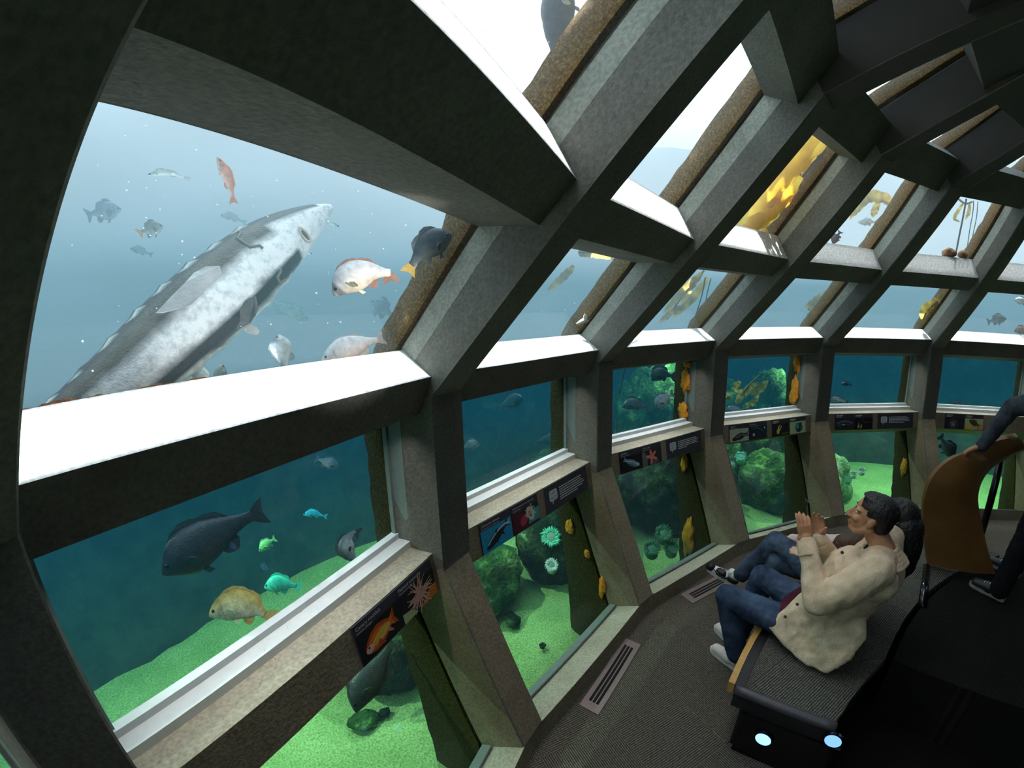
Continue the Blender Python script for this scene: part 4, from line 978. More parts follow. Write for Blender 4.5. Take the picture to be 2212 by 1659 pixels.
kelp('mass of bright yellow kelp blades filling a high window above the second bay', [(1640, 520), (1700, 430), (1750, 360), (1800, 300)],
     [(26, (1800, 285), (1740, 330), (1690, 390), (1660, 440)), (24, (1775, 320), (1700, 370), (1650, 440), (1620, 500)), (18, (1730, 380), (1690, 430), (1640, 480), (1600, 520)), (16, (1690, 440), (1660, 470), (1620, 490), (1590, 500)), (14, (1700, 400), (1680, 450), (1690, 490), (1660, 510)), (26, (1770, 290), (1710, 350), (1660, 410), (1610, 490)), (22, (1800, 310), (1750, 370), (1700, 430), (1660, 500)), (28, (1720, 400), (1670, 440), (1620, 480), (1580, 510)), (24, (1740, 420), (1700, 460), (1660, 490), (1620, 520))], .16, 'kelp', 2)
kelp('yellow kelp arch above the white fish in a high window', [(1850, 440), (1885, 425), (1925, 440), (1945, 470)], [(13, (1850, 450), (1880, 425), (1915, 430), (1935, 455)), (8, (1900, 430), (1890, 455), (1885, 470)), (7, (1870, 440), (1850, 455), (1835, 475))], .5, 'kelp_dull', 3)
kelp('thin yellow kelp tips hanging by the mooring lines in a high window', [(2070, 430), (2085, 440), (2100, 436)], [(4, (2080, 440), (2070, 455), (2062, 472), (2075, 480)), (4, (2095, 440), (2092, 460), (2085, 475))], .4, 'kelp_dull', 4)
kelp('yellow kelp frond clinging to the outside of the fifth rib', [(2058, 628), (2030, 648), (2005, 670), (1995, 690)], [(9, (2058, 630), (2030, 645), (2008, 664)), (11, (2020, 652), (2000, 668), (1990, 690)), (8, (2010, 660), (2008, 680), (2000, 692))], .06, 'kelp', 5)
kelp('pale washed out kelp frond at the top of the second upper window', [(1250, 545), (1300, 545), (1340, 555)], [(12, (1250, 548), (1280, 545), (1330, 560)), (9, (1240, 575), (1215, 600), (1180, 630))], .9, 'kelp_dull', 6)
kelp('dull olive kelp strands in the third upper window', [(1520, 585), (1480, 630), (1440, 690)], [(9, (1515, 590), (1490, 620), (1470, 660)), (9, (1530, 600), (1490, 650), (1450, 690)), (8, (1500, 600), (1465, 640), (1430, 680)), (7, (1480, 660), (1450, 675), (1420, 700))], .6, 'kelp_dull', 7)
kelp('pale yellow kelp leaf beside the rib in the fourth upper window', [(1805, 625), (1775, 650), (1745, 670)], [(14, (1800, 630), (1770, 650), (1738, 665)), (8, (1790, 650), (1760, 672), (1740, 690))], .6, 'kelp_dull', 8)
kelp('green kelp bush on the reef in the fourth eye-level window', [(1600, 860), (1610, 840), (1640, 810)], [(9, (1590, 870), (1610, 845), (1640, 825)), (8, (1600, 850), (1590, 835), (1600, 822)), (9, (1620, 850), (1640, 840), (1660, 820)), (7, (1605, 880), (1625, 870), (1640, 850))], .9, 'kelp_green' if 'kelp_green' in M else 'kelp_dull', 9)
# mooring lines and what hangs on them
M['rope'] = simple('mooring_rope', srgb(40, 44, 52), .8)
def line(label, pts, e, r=.006, group=None):
    P = spline([at(x, y, gd(x, y, e)) for x, y in pts], 16); mb = MB(); mb.tube(P, r, 6)
    return tag(mb.build('mooring_line', M['rope'], smooth=True), label, 'rope', group)
line('thick dark mooring line with a knobbly surface, left of three', [(2087, 430), (2080, 470), (2072, 510), (2064, 552)], .3, .010)
line('thin dark mooring line in the middle of three', [(2103, 434), (2101, 460), (2094, 500), (2087, 552)], .32, .005)
line('thin dark mooring line on the right of three', [(2112, 436), (2109, 470), (2101, 510), (2094, 552)], .34, .005)
line('thin dark line in front of the bright yellow kelp', [(1750, 318), (1738, 350), (1722, 398), (1704, 440)], .18, .004)
line('thin dark line in the third upper window, left of a pair', [(1523, 600), (1515, 640), (1500, 688)], .5, .006)
line('thin dark line in the third upper window, right of a pair', [(1535, 602), (1528, 630), (1522, 660)], .5, .005)
line('thin dark line among the dim fish of the third eye-level window', [(1352, 785), (1346, 815), (1338, 850)], .6, .006)
c = at(1721, 398, gd(1721, 398, .18)); boulder('float', 'small black float on the line in front of the yellow kelp', c, (.035, .03, .022), M['rope'], 5, sub=2, cat='float')
M['shell'] = simple('brown_shell', srgb(150, 104, 56), .8, .4, 20, bump=.6)
c = at(2050, 548, gd(2050, 548, .06)); boulder('whelk', 'rounded brown shell lying on the sill of a high window', c, (.10, .07, .06), M['shell'], 6, sub=3, cat='shell')
c = at(2079, 551, gd(2079, 551, .05)); boulder('whelk', 'smaller orange brown shell right of the rounded one', c, (.06, .05, .045), M['shell'], 8, sub=3, cat='shell')
M['star_white'] = simple('star_white', srgb(232, 226, 210), .8, .1, 30, bump=.5)
def seastar(px, py, e, rpx, label):
    c = at(px, py, gd(px, py, e)); r = rpx*pxm(px, py, (c-CAM_P).length); nrm = Vector((-.707*math.cos(math.atan2(c.y, c.x)), -.707*math.sin(math.atan2(c.y, c.x)), .0)); nrm.z = -.707
    nrm = nrm.normalized(); b1 = nrm.orthogonal().normalized(); b2 = nrm.cross(b1); mb = MB()
    for k in range(5):
        a = .5+2*PI*k/5; d = b1*math.cos(a)+b2*math.sin(a); mb.tube([c, c+d*r*.5, c+d*r], [r*.26, r*.2, r*.06], 8)
    return tag(mb.build('sea_star', M['star_white'], smooth=True), label, 'sea star')
seastar(1266, 690, .03, 24, 'whitish sea star on the pane at the foot of the second rib')

# drifting specks in the lit water of the upper windows
M['speck'] = simple('speck', srgb(226, 234, 236), .8, emit=.7)  # glow stands in for daylight scattered by the specks
mb = MB(); rnd = random.Random(11)
for i in range(520):
    s = rnd.choice((0, 0, 0, 0, 1, -1)); n, t = seg_dir(s); f = rnd.random(); e = rnd.uniform(.03, .7)
    r = 4.98-f*1.3; z = 2.13+f*1.3; c = n*(vmid(r)+e*.7)+Z*(z+e*.7)+t*rnd.uniform(-.7, .7); q = rnd.uniform(.0012, .0034)
    mb.add([c+Vector((q, 0, 0)), c+Vector((0, q, 0)), c+Vector((-q, 0, 0)), c+Vector((0, -q, 0)), c+Z*q, c-Z*q], [(0, 1, 4), (1, 2, 4), (2, 3, 4), (3, 0, 4), (1, 0, 5), (2, 1, 5), (3, 2, 5), (0, 3, 5)])
o = mb.build('drifting_specks', M['speck']); o['kind'] = 'stuff'; tag(o, 'tiny pale specks drifting in the bright water outside the nearest upper windows', 'specks')

# low fringe of orange growth along the foot of the nearest upper pane
n, t = seg_dir(0); mb = MB(); rg = []
for i in range(60):
    u = .02+.66*i/59; hgt = .004+.020*abs(mnoise.noise(Vector((u*9, 3, 1))))+.006*abs(mnoise.noise(Vector((u*40, 1, 7))))
    hgt *= min(1, (59-i)/5+.1, i/5+.1)
    v0 = vmid(5.005)
    rg.append([n*v0+Z*2.10+t*u, n*(v0+.004)+Z*(2.118+hgt)+t*u, n*(v0+.03)+Z*(2.115+hgt)+t*u, n*(v0+.06)+Z*2.09+t*u])
mb.loft(rg); o = mb.build('algae_crust', simple('orange_fringe', srgb(176, 106, 50), .95, 0, 40, bump=1, bscale=120, col2=srgb(110, 52, 30)), smooth=True); o.parent = RING_C
# ---------------------------------------------------------------- inside the dome: platform, bench, vents, wooden panel
def pol(r, deg, z): return Vector((r*math.cos(math.radians(deg)), r*math.sin(math.radians(deg)), z))
mb = MB(); az = [-20.7-4*i for i in range(34)]
lo = [pol(2.80, a, -.02) for a in az]+[Vector((0, 0, -.02))]; mb.prism(lo, [v+Z*.45 for v in lo]); struct(mb.build('floor_platform', M['carpet_dark_shaded']))
M['bench_carpet'] = carpet_mat('bench_carpet', srgb(50, 47, 44), srgb(112, 108, 100))
M['oak'] = simple('oak', srgb(206, 156, 84), .45, .15, 14)
M['bench_dark'] = simple('bench_dark', srgb(34, 31, 32), .5, .2, 10); M['bench_trim'] = simple('bench_trim', srgb(74, 68, 74), .35, .15, 20)
M['black_gloss'] = simple('black_gloss', srgb(12, 11, 13), .18)
def bench():
    root = empty('bench', pol(3.28, -30, 0)); tag(root, 'long curved carpeted bench with oak front edge under the seated couple', 'bench')
    az = [-8.6-2*i for i in range(27)]
    def back(a): return max(2.84, 3.01-(-8.6-a)*.0145)
    def arc(nm, r0, r1, z0, z1, mat, a0=0):
        m_ = MB(); rg = []
        for a in az[a0:]:
            f0 = r0(a) if callable(r0) else r0; f1 = r1(a) if callable(r1) else r1
            rg.append([pol(f0, a, z0), pol(f1, a, z0), pol(f1, a, z1), pol(f0, a, z1)])
        m_.loft(rg); return m_.build(nm, mat, root)
    arc('seat', lambda a: back(a), 3.455, .375, .43, M['bench_carpet'])
    arc('edge_band', 3.457, 3.505, .37, .429, M['bench_dark'])
    arc('front_edge', 3.507, 3.54, .365, .433, M['oak'])
    arc('skirt', 3.40, 3.45, .0, .36, M['bench_dark'])
    arc('base', lambda a: back(a)+.06, 3.38, .0, .36, M['bench_dark'])
    # end trim: a rounded bar along the cut end, with a drop panel
    m_ = MB()
    q = [pol(3.50-(.50*i/10), -8.55+.05, .41) for i in range(11)]; m_.tube(q, .028, 10); m_.build('end_trim', M['bench_trim'], root, smooth=True)
    m_ = MB(); t = pol(1, 81.5, 0)
    m_.prism([pol(3.50, -8.5, .30), pol(3.0, -8.5, .30), pol(3.0, -8.5, .40), pol(3.50, -8.5, .40)], [pol(3.50, -8.5, .30)+t*.012, pol(3.0, -8.5, .30)+t*.012, pol(3.0, -8.5, .40)+t*.012, pol(3.50, -8.5, .40)+t*.012])
    m_.build('end_panel', M['bench_dark'], root)
    # light box at the end
    m_ = MB(); A = [pol(3.43, -8.6, 0), pol(2.94, -8.6, 0), pol(2.94, -8.6, .30), pol(3.43, -8.6, .30)]
    m_.prism(A, [a+t*.035 for a in A]); m_.build('light_box', M['black_gloss'], root)
    n = t; O = pol(3.2, -8.6, .15)+t*.035
    for px, py in ((1650, 1594), (1800, 1597)):
        d = ray(px, py); c = CAM_P+d*((O-CAM_P).dot(n)/d.dot(n)); e = pol(1, -8.6, 0)
        m_ = MB(); m_.tube([c-n*.002, c+n*.012], [.052, .050], 24); hb = m_.build('step_light', M['black_gloss'], root)
        m_ = MB(); m_.tube([c+n*.006, c+n*.0135], [.040, .040], 24)
        ln = m_.build('lens', simple('lens_glow', srgb(120, 168, 255), .3, emit=3 if px < 1700 else 1.6)); ln.parent = hb
    return root
bench()
M['vent_metal'] = simple('vent_metal', srgb(132, 116, 112), .45, .08, 30, metallic=.3); M['slot'] = simple('slot', srgb(10, 10, 10), .9)
def vent(a, b, c, label):
    """a, b near short edge; c far end"""
    A, B, C_ = at_z(*a, 0), at_z(*b, 0), at_z(*c, 0)
    x = (B-A); wd = x.length; x = x.normalized(); mid = (A+B)/2; y = (C_-mid); L_ = y.length; y = y.normalized(); x = y.cross(Z)*(1 if x.dot(y.cross(Z)) > 0 else -1)
    ctr = mid+y*L_/2
    root = empty('floor_vent', ctr); tag(root, label, 'vent', None)
    m_ = MB(); m_.box(ctr+Z*.003, x*wd/2, y*L_/2, Z*.003); m_.build('plate', M['vent_metal'], root)
    for k in (-1, 0, 1):
        m_ = MB(); m_.box(ctr+Z*.0065+x*(k*.024), x*.008, y*(L_/2-.06), Z*.001); m_.build('slot', M['slot'], root)
vent((1253, 1522), (1291, 1548), (1366, 1386), 'long metal floor vent with three slots, nearest the camera')
vent((1466, 1288), (1500, 1301), (1590, 1238), 'metal floor vent beside the black and white shoe')
M['panel_wood'] = simple('panel_wood', srgb(122, 84, 44), .38, .22, 5, spec=.35)
def wood_panel():
    Lp = [((2004, 1218), None), ((1996, 1160), None), ((1995, 1100), None), ((2001, 1065), None), ((2012, 1036), None), ((2030, 1012), None), ((2052, 994), None), ((2076, 982), None), ((2098, 974), None), ((2135, 958), None), ((2172, 948), None), ((2200, 944), None)]
    Rp = [((2150, 1240), None), ((2134, 1190), None), ((2122, 1135), None), ((2115, 1100), None), ((2113, 1075), None), ((2117, 1052), None), ((2126, 1032), None), ((2140, 1014), None), ((2156, 1002), None), ((2180, 988), None), ((2200, 978), None), ((2216, 972), None)]
    L0, R0 = at_z(2004, 1218, .45), at_z(2150, 1240, .45)
    def on_vert(px, P):
        d = ray(*px); h = math.hypot(d.x, d.y); n = math.hypot(P.x-CAM_P.x, P.y-CAM_P.y); return CAM_P+d*(n/h)
    away = Vector((ray(2080, 1100).x, ray(2080, 1100).y, 0)).normalized()
    Ls, Rs = [], []
    for i, ((a, _), (b, _)) in enumerate(zip(Lp, Rp)):
        g = max(0, (i-4)/7)**1.4*.55
        Ls.append(on_vert(a, L0+away*g)); Rs.append(on_vert(b, R0+away*g))
    n = 36; Ls = spline(Ls, n); Rs = spline(Rs, n); rg = []
    for i in range(n):
        t = (Ls[min(i+1, n-1)]-Ls[max(i-1, 0)]).normalized(); s = (Rs[i]-Ls[i]).normalized(); nn = t.cross(s).normalized()
        if nn.dot(CAM_P-Ls[i]) < 0: nn = -nn
        row_f = [Ls[i].lerp(Rs[i], f)+nn*(.0+.05*math.sin(PI*f)) for f in (0, .12, .3, .5, .7, .88, 1)]
        rg.append(row_f+[p-nn*.045 for p in row_f[::-1]])
    root = empty('wooden_backrest', L0); tag(root, 'tall curved orange brown wooden backrest arching over, held by the standing person', 'bench back')
    m_ = MB(); m_.loft(rg); pn = m_.build('panel', M['panel_wood'], root, smooth=True); pn.data.set_sharp_from_angle(angle=math.radians(45))
    for a, b in (((2163, 985), (2150, 1090)), ((2006, 1220), (1992, 1312))):
        if a[0] > 2100: A = at(a[0], a[1], 4.45); B = Vector((A.x, A.y, .43)); B = A.lerp(B, .98)
        else: A = L0-Z*.03; B = at_z(*b, .43)
        m_ = MB(); m_.tube([A, B], .03, 10); m_.build('leg', M['black_gloss'], root, smooth=True)
    return root
wood_panel()
# ---------------------------------------------------------------- people
class Blob:
    """closed lumps merged by a voxel remesh into one continuous skin"""
    def __init__(s): s.mb = MB()
    def cap(s, a, b, ra, rb, flat=None):
        a, b = Vector(a), Vector(b); t = (b-a).normalized(); u = t.orthogonal().normalized() if flat is None else (Vector(flat[0])-t*Vector(flat[0]).dot(t)).normalized()
        w = t.cross(u); fu = 1.0 if flat is None else flat[1]; rings = []
        for i in range(1, 6):
            q = PI/2*(1-i/5); rings.append((a-t*(ra*math.sin(q)), ra*math.cos(q)))
        for i in range(0, 5):
            q = PI/2*i/5; rings.append((b+t*(rb*math.sin(q)), rb*math.cos(q)))
        s.mb.loft([[c+(u*(math.cos(2*PI*k/16)*fu)+w*math.sin(2*PI*k/16))*r for k in range(16)] for c, r in rings]); return s
    def chain(s, pts, rad, flat=None):
        for i in range(len(pts)-1): s.cap(pts[i], pts[i+1], rad[i], rad[i+1], flat)
        return s
    def ell(s, c, r, ax=None): s.mb.ball(c, r, 20, 14, ax); return s
    def build(s, name, mat, parent, vox=.008, smooth=6, wr=0, wscale=9.0, cut=None, seed=0):
        o = mesh_obj(name, s.mb.v, s.mb.f, mat)
        md = o.modifiers.new('r', 'REMESH'); md.mode = 'VOXEL'; md.voxel_size = vox
        sm = o.modifiers.new('s', 'SMOOTH'); sm.iterations = smooth; sm.factor = .5
        dg = bpy.context.evaluated_depsgraph_get(); me = bpy.data.meshes.new_from_object(o.evaluated_get(dg))
        old = o.data; o.modifiers.clear(); o.data = me; bpy.data.meshes.remove(old)
        if not me.materials: me.materials.append(mat)
        bm = bmesh.new(); bm.from_mesh(me)
        if wr:
            bm.normal_update(); off = Vector((seed*2.3, seed, 0)); mv = []
            for v in bm.verts:
                p = v.co*wscale+off; n = mnoise.noise(Vector((p.x, p.y, p.z*.6)))+.5*mnoise.noise(p*2.2)
                n = -abs(n)+.25; mv.append((v, v.normal*(n*wr)))
            for v, d in mv: v.co += d
        if cut: 
            bmesh.ops.delete(bm, geom=[f for f in bm.faces if cut(f.calc_center_median())], context='FACES')
        bm.to_mesh(me); bm.free(); me.name = name
        for p in me.polygons: p.use_smooth = True
        if parent is not None: local_to(o, parent)
        return o
def fabric(name, a, b, scale=30, bump=.5, bs=220):
    return simple(name, srgb(*a), .9, 0, scale, bump=bump, bscale=bs, spec=.15, col2=srgb(*b))
def skin(name, c):
    m, nt, out = new_mat(name); p = node(nt, 'ShaderNodeBsdfPrincipled', Roughness=.5); p.inputs['Base Color'].default_value = srgb(*c)
    p.inputs['Subsurface Weight'].default_value = .12; p.inputs['Subsurface Radius'].default_value = (.01, .004, .002); p.inputs['Specular IOR Level'].default_value = .35
    tc = node(nt, 'ShaderNodeTexCoord'); nz = node(nt, 'ShaderNodeTexNoise', Scale=26.0, Detail=4.0); nt.links.new(tc.outputs['Object'], nz.inputs['Vector'])
    r = ramp(nt, [(.3, tuple(v*.86 for v in srgb(*c)[:3])+(1,)), (.7, srgb(*c))]); nt.links.new(nz.outputs['Fac'], r.inputs['Fac']); nt.links.new(r.outputs['Color'], p.inputs['Base Color'])
    nt.links.new(p.outputs['BSDF'], out.inputs['Surface']); return m
M['skin1'] = skin('skin_tan', (190, 138, 104)); M['skin2'] = skin('skin_fair', (214, 170, 146))
M['hair_black'] = simple('hair_black', srgb(20, 17, 17), .45, .3, 60, bump=.6, bscale=130); M['hair_lit_brown'] = simple('hair_lit_brown', srgb(70, 44, 28), .45, .35, 50, bump=.7, bscale=120)
M['coat'] = fabric('coat_fleece', (206, 180, 150), (232, 208, 178), 14, .6, 260); M['denim'] = fabric('denim', (40, 52, 74), (74, 90, 114), 9, .4, 300); M['denim2'] = fabric('denim_worn', (48, 60, 80), (92, 106, 128), 7, .4, 300)
M['maroon_shirt'] = fabric('maroon_shirt', (62, 22, 34), (84, 32, 46)); M['black_cloth'] = fabric('black_cloth', (16, 16, 19), (28, 28, 32)); M['grey_sleeve'] = fabric('grey_sleeve', (56, 60, 68), (86, 90, 98), 12); M['pink_top'] = fabric('pink_top', (214, 178, 172), (232, 206, 198))
M['shoe_white'] = simple('shoe_white', srgb(222, 216, 204), .6, .06, 20); M['shoe_sole'] = simple('shoe_sole', srgb(236, 234, 228), .7, .05, 20); M['shoe_black'] = simple('shoe_black', srgb(18, 18, 20), .5); M['shoe_brown'] = simple('shoe_brown', srgb(96, 62, 42), .6); M['lace'] = simple('lace', srgb(206, 202, 194), .8)
M['button'] = simple('button', srgb(38, 28, 24), .4); M['phone'] = simple('phone_black', srgb(8, 8, 10), .2); M['phone_glass'] = simple('phone_glass', srgb(20, 26, 30), .08)
M['sclera'] = simple('sclera', srgb(178, 172, 165), .3); M['iris'] = simple('iris', srgb(46, 30, 20), .2); M['lips'] = simple('lips', srgb(160, 96, 84), .5); M['sock'] = simple('sock', srgb(214, 212, 206), .9)

def head_lumps(B, c, f, u, h=.235):
    """skull, face, nose, ears, neck root; c is the head's centre, f faces forward, u is up; h its height"""
    f = Vector(f).normalized(); u = Vector(u); u = (u-f*u.dot(f)).normalized(); l = u.cross(f); k = h/.235
    q = lambda x, y, z: c+f*(x*k)+l*(y*k)+u*(z*k)
    ax = (f, l, u)
    B.ell(q(-.012, 0, .030), (.097*k, .077*k, .088*k), ax)       # cranium
    B.ell(q(.030, 0, -.028), (.058*k, .060*k, .078*k), ax)       # face
    B.ell(q(.052, 0, -.088), (.034*k, .036*k, .026*k), ax)       # chin
    for s in (1, -1):
        B.cap(q(-.012, .058*s, -.045), q(.045, .034*s, -.092), .022*k, .016*k)     # jaw
        B.ell(q(.060, .036*s, -.022), (.024*k, .026*k, .022*k), ax)  # cheekbone
        B.ell(q(.066, .030*s, .026), (.020*k, .030*k, .010*k), ax)   # brow
        e = q(-.004, .079*s, -.012)                                # ear
        B.ell(e+u*.004*k, (.019*k, .007*k, .031*k), ((f*.9-u*.25).normalized(), (l*.95*s-f*.4).normalized(), (u*.95+f*-.2).normalized()))
    B.cap(q(.080, 0, .016), q(.107, 0, -.030), .010*k, .0135*k)    # nose
    for s in (1, -1): B.ell(q(.094, .012*s, -.034), (.013*k, .009*k, .009*k), ax)
    B.ell(q(.082, 0, -.060), (.014*k, .024*k, .008*k), ax); B.ell(q(.080, 0, -.073), (.013*k, .021*k, .008*k), ax)
    return q, ax, k
def face_parts(root, q, ax, k):
    for s in (1, -1):
        m_ = MB(); m_.ball(q(.071, .031*s, .006), .0118*k, 14, 10, ax); ey = m_.build('eye', M['sclera'], root, smooth=True)
        m_ = MB(); m_.ball(q(.0800, .031*s, .006), (.004*k, .0062*k, .0062*k), 12, 8, ax); m_.build('iris', M['iris'], root, smooth=True)
        m_ = MB(); m_.tube([q(.079, .016*s, .024), q(.084, .030*s, .030), q(.072, .050*s, .026)], [.0035*k, .0045*k, .0025*k], 6); m_.build('eyebrow', M['hair_black'], root, smooth=True)
    m_ = MB(); m_.tube([q(.079, -.021, -.066), q(.0935, 0, -.0655), q(.079, .021, -.066)], [.003*k, .0052*k, .003*k], 6); m_.build('mouth', M['lips'], root, smooth=True)
def hand_lumps(B, wrist, d, n, side, curl, size=.19, spread=.10, thumb=None):
    """wrist to fingertips along d; n is the palm normal (palm side); side +1 puts the thumb towards n x d"""
    d = Vector(d).normalized(); n = Vector(n); n = (n-d*n.dot(d)).normalized(); x = n.cross(d)*side; k = size/.19; tips = []
    pc = wrist+d*.05*k
    B.cap(wrist, wrist+d*.03*k, .024*k, .028*k, (x, 1.25))
    for y in (-.03, -.010, .010, .028): B.cap(wrist+d*.025*k+x*(y*.7*k), wrist+d*.092*k+x*(y*k), .0165*k, .0125*k)
    for j, (y, L_) in enumerate(zip((.030, .010, -.011, -.031), (.070, .078, .072, .056))):
        p = wrist+d*.092*k+x*(y*k); ang = curl[j] if hasattr(curl, '__len__') else curl; dd = (d+x*(y*spread*12)).normalized(); pts = [p]
        for s_, fr_ in enumerate((.46, .31, .23)):
            a = ang*(.6+.5*s_); dd = (dd*math.cos(a)+n*math.sin(a)).normalized(); pts.append(pts[-1]+dd*(L_*fr_*k))
        B.chain(pts, [.0102*k, .0092*k, .0084*k, .0070*k]); tips.append(pts[-1])
    b = wrist+d*.028*k+x*.028*k; td = thumb or (d*.62+x*.62+n*.42); td = Vector(td).normalized()
    t2 = (td*.85+d*.5).normalized(); B.chain([b, b+td*.040*k, b+td*.040*k+t2*.032*k, b+td*.040*k+t2*.056*k], [.0175*k, .0125*k, .0108*k, .0085*k])
    return tips
def shoe(root, heel, toe, up, mat, sole, name='shoe', k=1.0):
    f = (toe-heel); L_ = f.length; f = f.normalized(); up = Vector(up); up = (up-f*up.dot(f)).normalized(); l = up.cross(f)
    B = Blob(); a = heel+up*.045*k
    B.cap(a+f*.035, a+f*(L_*.45)+up*.0, .040*k, .038*k, (l, .95)); B.cap(a+f*(L_*.45)-up*.006, a+f*(L_-.045)-up*.012, .042*k, .036*k, (l, 1.1)); B.cap(a+f*.045, a+f*.06+up*.05*k, .038*k, .038*k)
    o = B.build(name, mat, root, .006, 4)
    pr = []
    for x, w in ((0, .026), (.02, .034), (.10, .036), (.17, .042), (.235, .040), (.27, .028), (.285, .010)):
        pr.append((x*L_/.285, w*k))
    ol = [heel+f*x+l*w for x, w in pr]+[heel+f*x-l*w for x, w in pr[::-1]]
    m_ = MB(); m_.prism([p for p in ol], [p+up*.026*k for p in ol]); s_ = m_.build('sole', sole); s_.parent = o
    m_ = MB()
    for i in range(4):
        c = a+f*(L_*(.42+.07*i))+up*(.036-.004*i)*k; m_.tube([c-l*.022*k, c+up*.006, c+l*.022*k], .0035, 5)
    s_ = m_.build('lace', M['lace']); s_.parent = o
    return o
def fix_children():
    """children built in world space under parts that were shifted to a parent Empty"""
    pass
def V(*a): return Vector(a)

def man():
    a = math.radians(-20); f = V(math.cos(a), math.sin(a), 0); l = V(-math.sin(a), math.cos(a), 0); O = V(3.52, -1.07, 0)
    def on(px, py, lat):
        d = ray(px, py); t = ((O+l*lat-CAM_P).dot(l))/d.dot(l); return CAM_P+d*t
    root = empty('person', V(3.10, -1.0, .43)); tag(root, 'person in cream shirt jacket and jeans seated on the bench holding up a phone', 'person')
    # joints from the photo, each on its own upright plane through the body
    hipL = V(3.115, -.945, .545); hipR = hipL-l*.20; pel = (hipL+hipR)/2
    kneeL = on(1572, 1288, 0); ankL = on(1592, 1418, .0); kneeR = on(1648, 1246, -.22); ankR = on(1600, 1352, -.24); ankR.z = .10
    neck = on(1908, 1185, -.13); shL = on(1893, 1236, .065); shR = shL-l*.39; shR.z = shL.z-.0
    chest = pel.lerp(neck, .62)
    elL = on(1768, 1300, .13); wrL = on(1742, 1172, .01)
    elR = on(1815, 1240, -.34); wrR = on(1771, 1168, -.14)
    hc = on(1884, 1116, -.13)                       # head centre
    hf = (f*.97+l*.06+Z*.16).normalized(); hu = (Z-f*.05).normalized()
    B = Blob(); q, ax, k = head_lumps(B, hc, hf, hu, .238)
    B.cap(hc-hu*.055-hf*.02, neck+Z*.0, .056, .062)
    B.chain([pel+Z*.02, pel.lerp(neck, .5), neck-Z*.15], [.13, .12, .10], (l, 1.1)); B.cap(shL-Z*.03-l*.03, shR-Z*.03+l*.03, .055, .055)
    for h_, kn, an in ((hipL, kneeL, ankL), (hipR, kneeR, ankR)): B.cap(h_, kn, .085, .06); B.cap(kn, an, .056, .040)
    for s_, e_, w_ in ((shL, elL, wrL), (shR, elR, wrR)): B.cap(s_, e_, .05, .042); B.cap(e_, w_, .042, .028)
    # hands: left shows its back to the camera, right opens behind the phone
    dL = (on(1737, 1118, 0)-wrL).normalized(); dR = (on(1765, 1124, -.16)-wrR).normalized()
    hand_lumps(B, wrL, (dL+f*.02), (-l*.75+f*.5), -1, [.22, .32, .42, .5], .185, .05, thumb=(dL*.8-f*.25-l*.6))
    hand_lumps(B, wrR, dR, (l*.8+f*.3-f*.6), 1, [.10, .16, .26, .34], .18, .12, thumb=(dR*.5-f*.75+l*.15))
    B.build('body', M['skin1'], root, .0048, 3); face_parts(root, q, ax, k)
    # hair: short sides, longer top
    H = Blob(); H.ell(q(-.020, 0, .045), (.101*k, .083*k, .084*k), ax); H.ell(q(.012, 0, .092), (.064*k, .060*k, .034*k), ax); H.ell(q(-.05, 0, -.002), (.060*k, .074*k, .080*k), ax)
    cx = q(0, 0, 0)
    def hcut(p):
        d = p-cx; x, z = d.dot(ax[0])/k, d.dot(ax[2])/k; y = abs(d.dot(ax[1]))/k
        if x > .066 and z < .100: return True
        if x > .028 and z < .050: return True
        if x > -.022 and z < .020: return True
        return z < -.060
    H.build('hair', M['hair_black'], root, .005, 3, .004, 40, hcut)
    # jacket
    J = Blob(); ab = pel.lerp(neck, .30)
    J.chain([pel+Z*.00-f*.03, ab, chest, neck-Z*.13], [.185, .18, .175, .135], (l, 1.16)); J.cap(shL-Z*.015-l*.035, shR-Z*.015+l*.035, .088, .088); J.cap(neck-Z*.07+l*.05-f*.015, neck-Z*.07-l*.05-f*.015, .090, .090); J.cap(neck-Z*.12+l*.13-f*.02, neck-Z*.12-l*.13-f*.02, .10, .10)
    J.chain([shL-l*.01, shL.lerp(elL, .5)-Z*.012, elL], [.088, .084, .072]); J.chain([elL, elL.lerp(wrL, .45), wrL-(wrL-elL).normalized()*.005], [.074, .062, .047])
    J.chain([shR, elR], [.088, .070]); J.chain([elR, elR.lerp(wrR, .5), wrR], [.068, .058, .047])
    # skirts of the open jacket spread over the seat
    hem = [on(1668, 1352, .06), on(1700, 1390, .10), on(1742, 1428, .13), on(1786, 1448, .13), on(1832, 1418, .09), on(1870, 1370, .03)]
    for i, h_ in enumerate(hem):
        h_.z = max(h_.z, .462); tpt = ab.lerp(chest, .2)+l*.10+f*(.10-.04*i)
        if i:
            for g in (0, .2, .4, .6, .8): J.cap(tp0.lerp(tpt, g), hem[i-1].lerp(h_, g), .075, .022)
        else: J.cap(tpt, h_, .075, .022)
        tp0 = tpt
    J.build('jacket', M['coat'], root, .0075, 5, .015, 9, seed=3)
    # cuffs, collar, placket with buttons, shirt
    for e_, w_ in ((elL, wrL), (elR, wrR)):
        d = (w_-e_).normalized(); m_ = MB(); u_ = d.orthogonal().normalized(); v_ = d.cross(u_)
        rg = [[w_+d*x+(u_*math.cos(2*PI*j/20)+v_*math.sin(2*PI*j/20))*r for j in range(20)] for x, r in ((-.065, .053), (-.005, .050), (.0, .047), (-.005, .042), (-.06, .040))]
        m_.loft(rg, caps=False); m_.build('cuff', M['coat'], root, smooth=True)
    C_ = Blob(); nb = neck-Z*.03
    ring_ = []
    for j in range(13):
        t_ = -2.5+5.0*j/12; c_ = nb-f*(math.cos(t_)*.082-.02)+l*(math.sin(t_)*.088)-Z*(.030*(1-math.cos(t_)))
        ring_.append((c_, (c_-nb).normalized()))
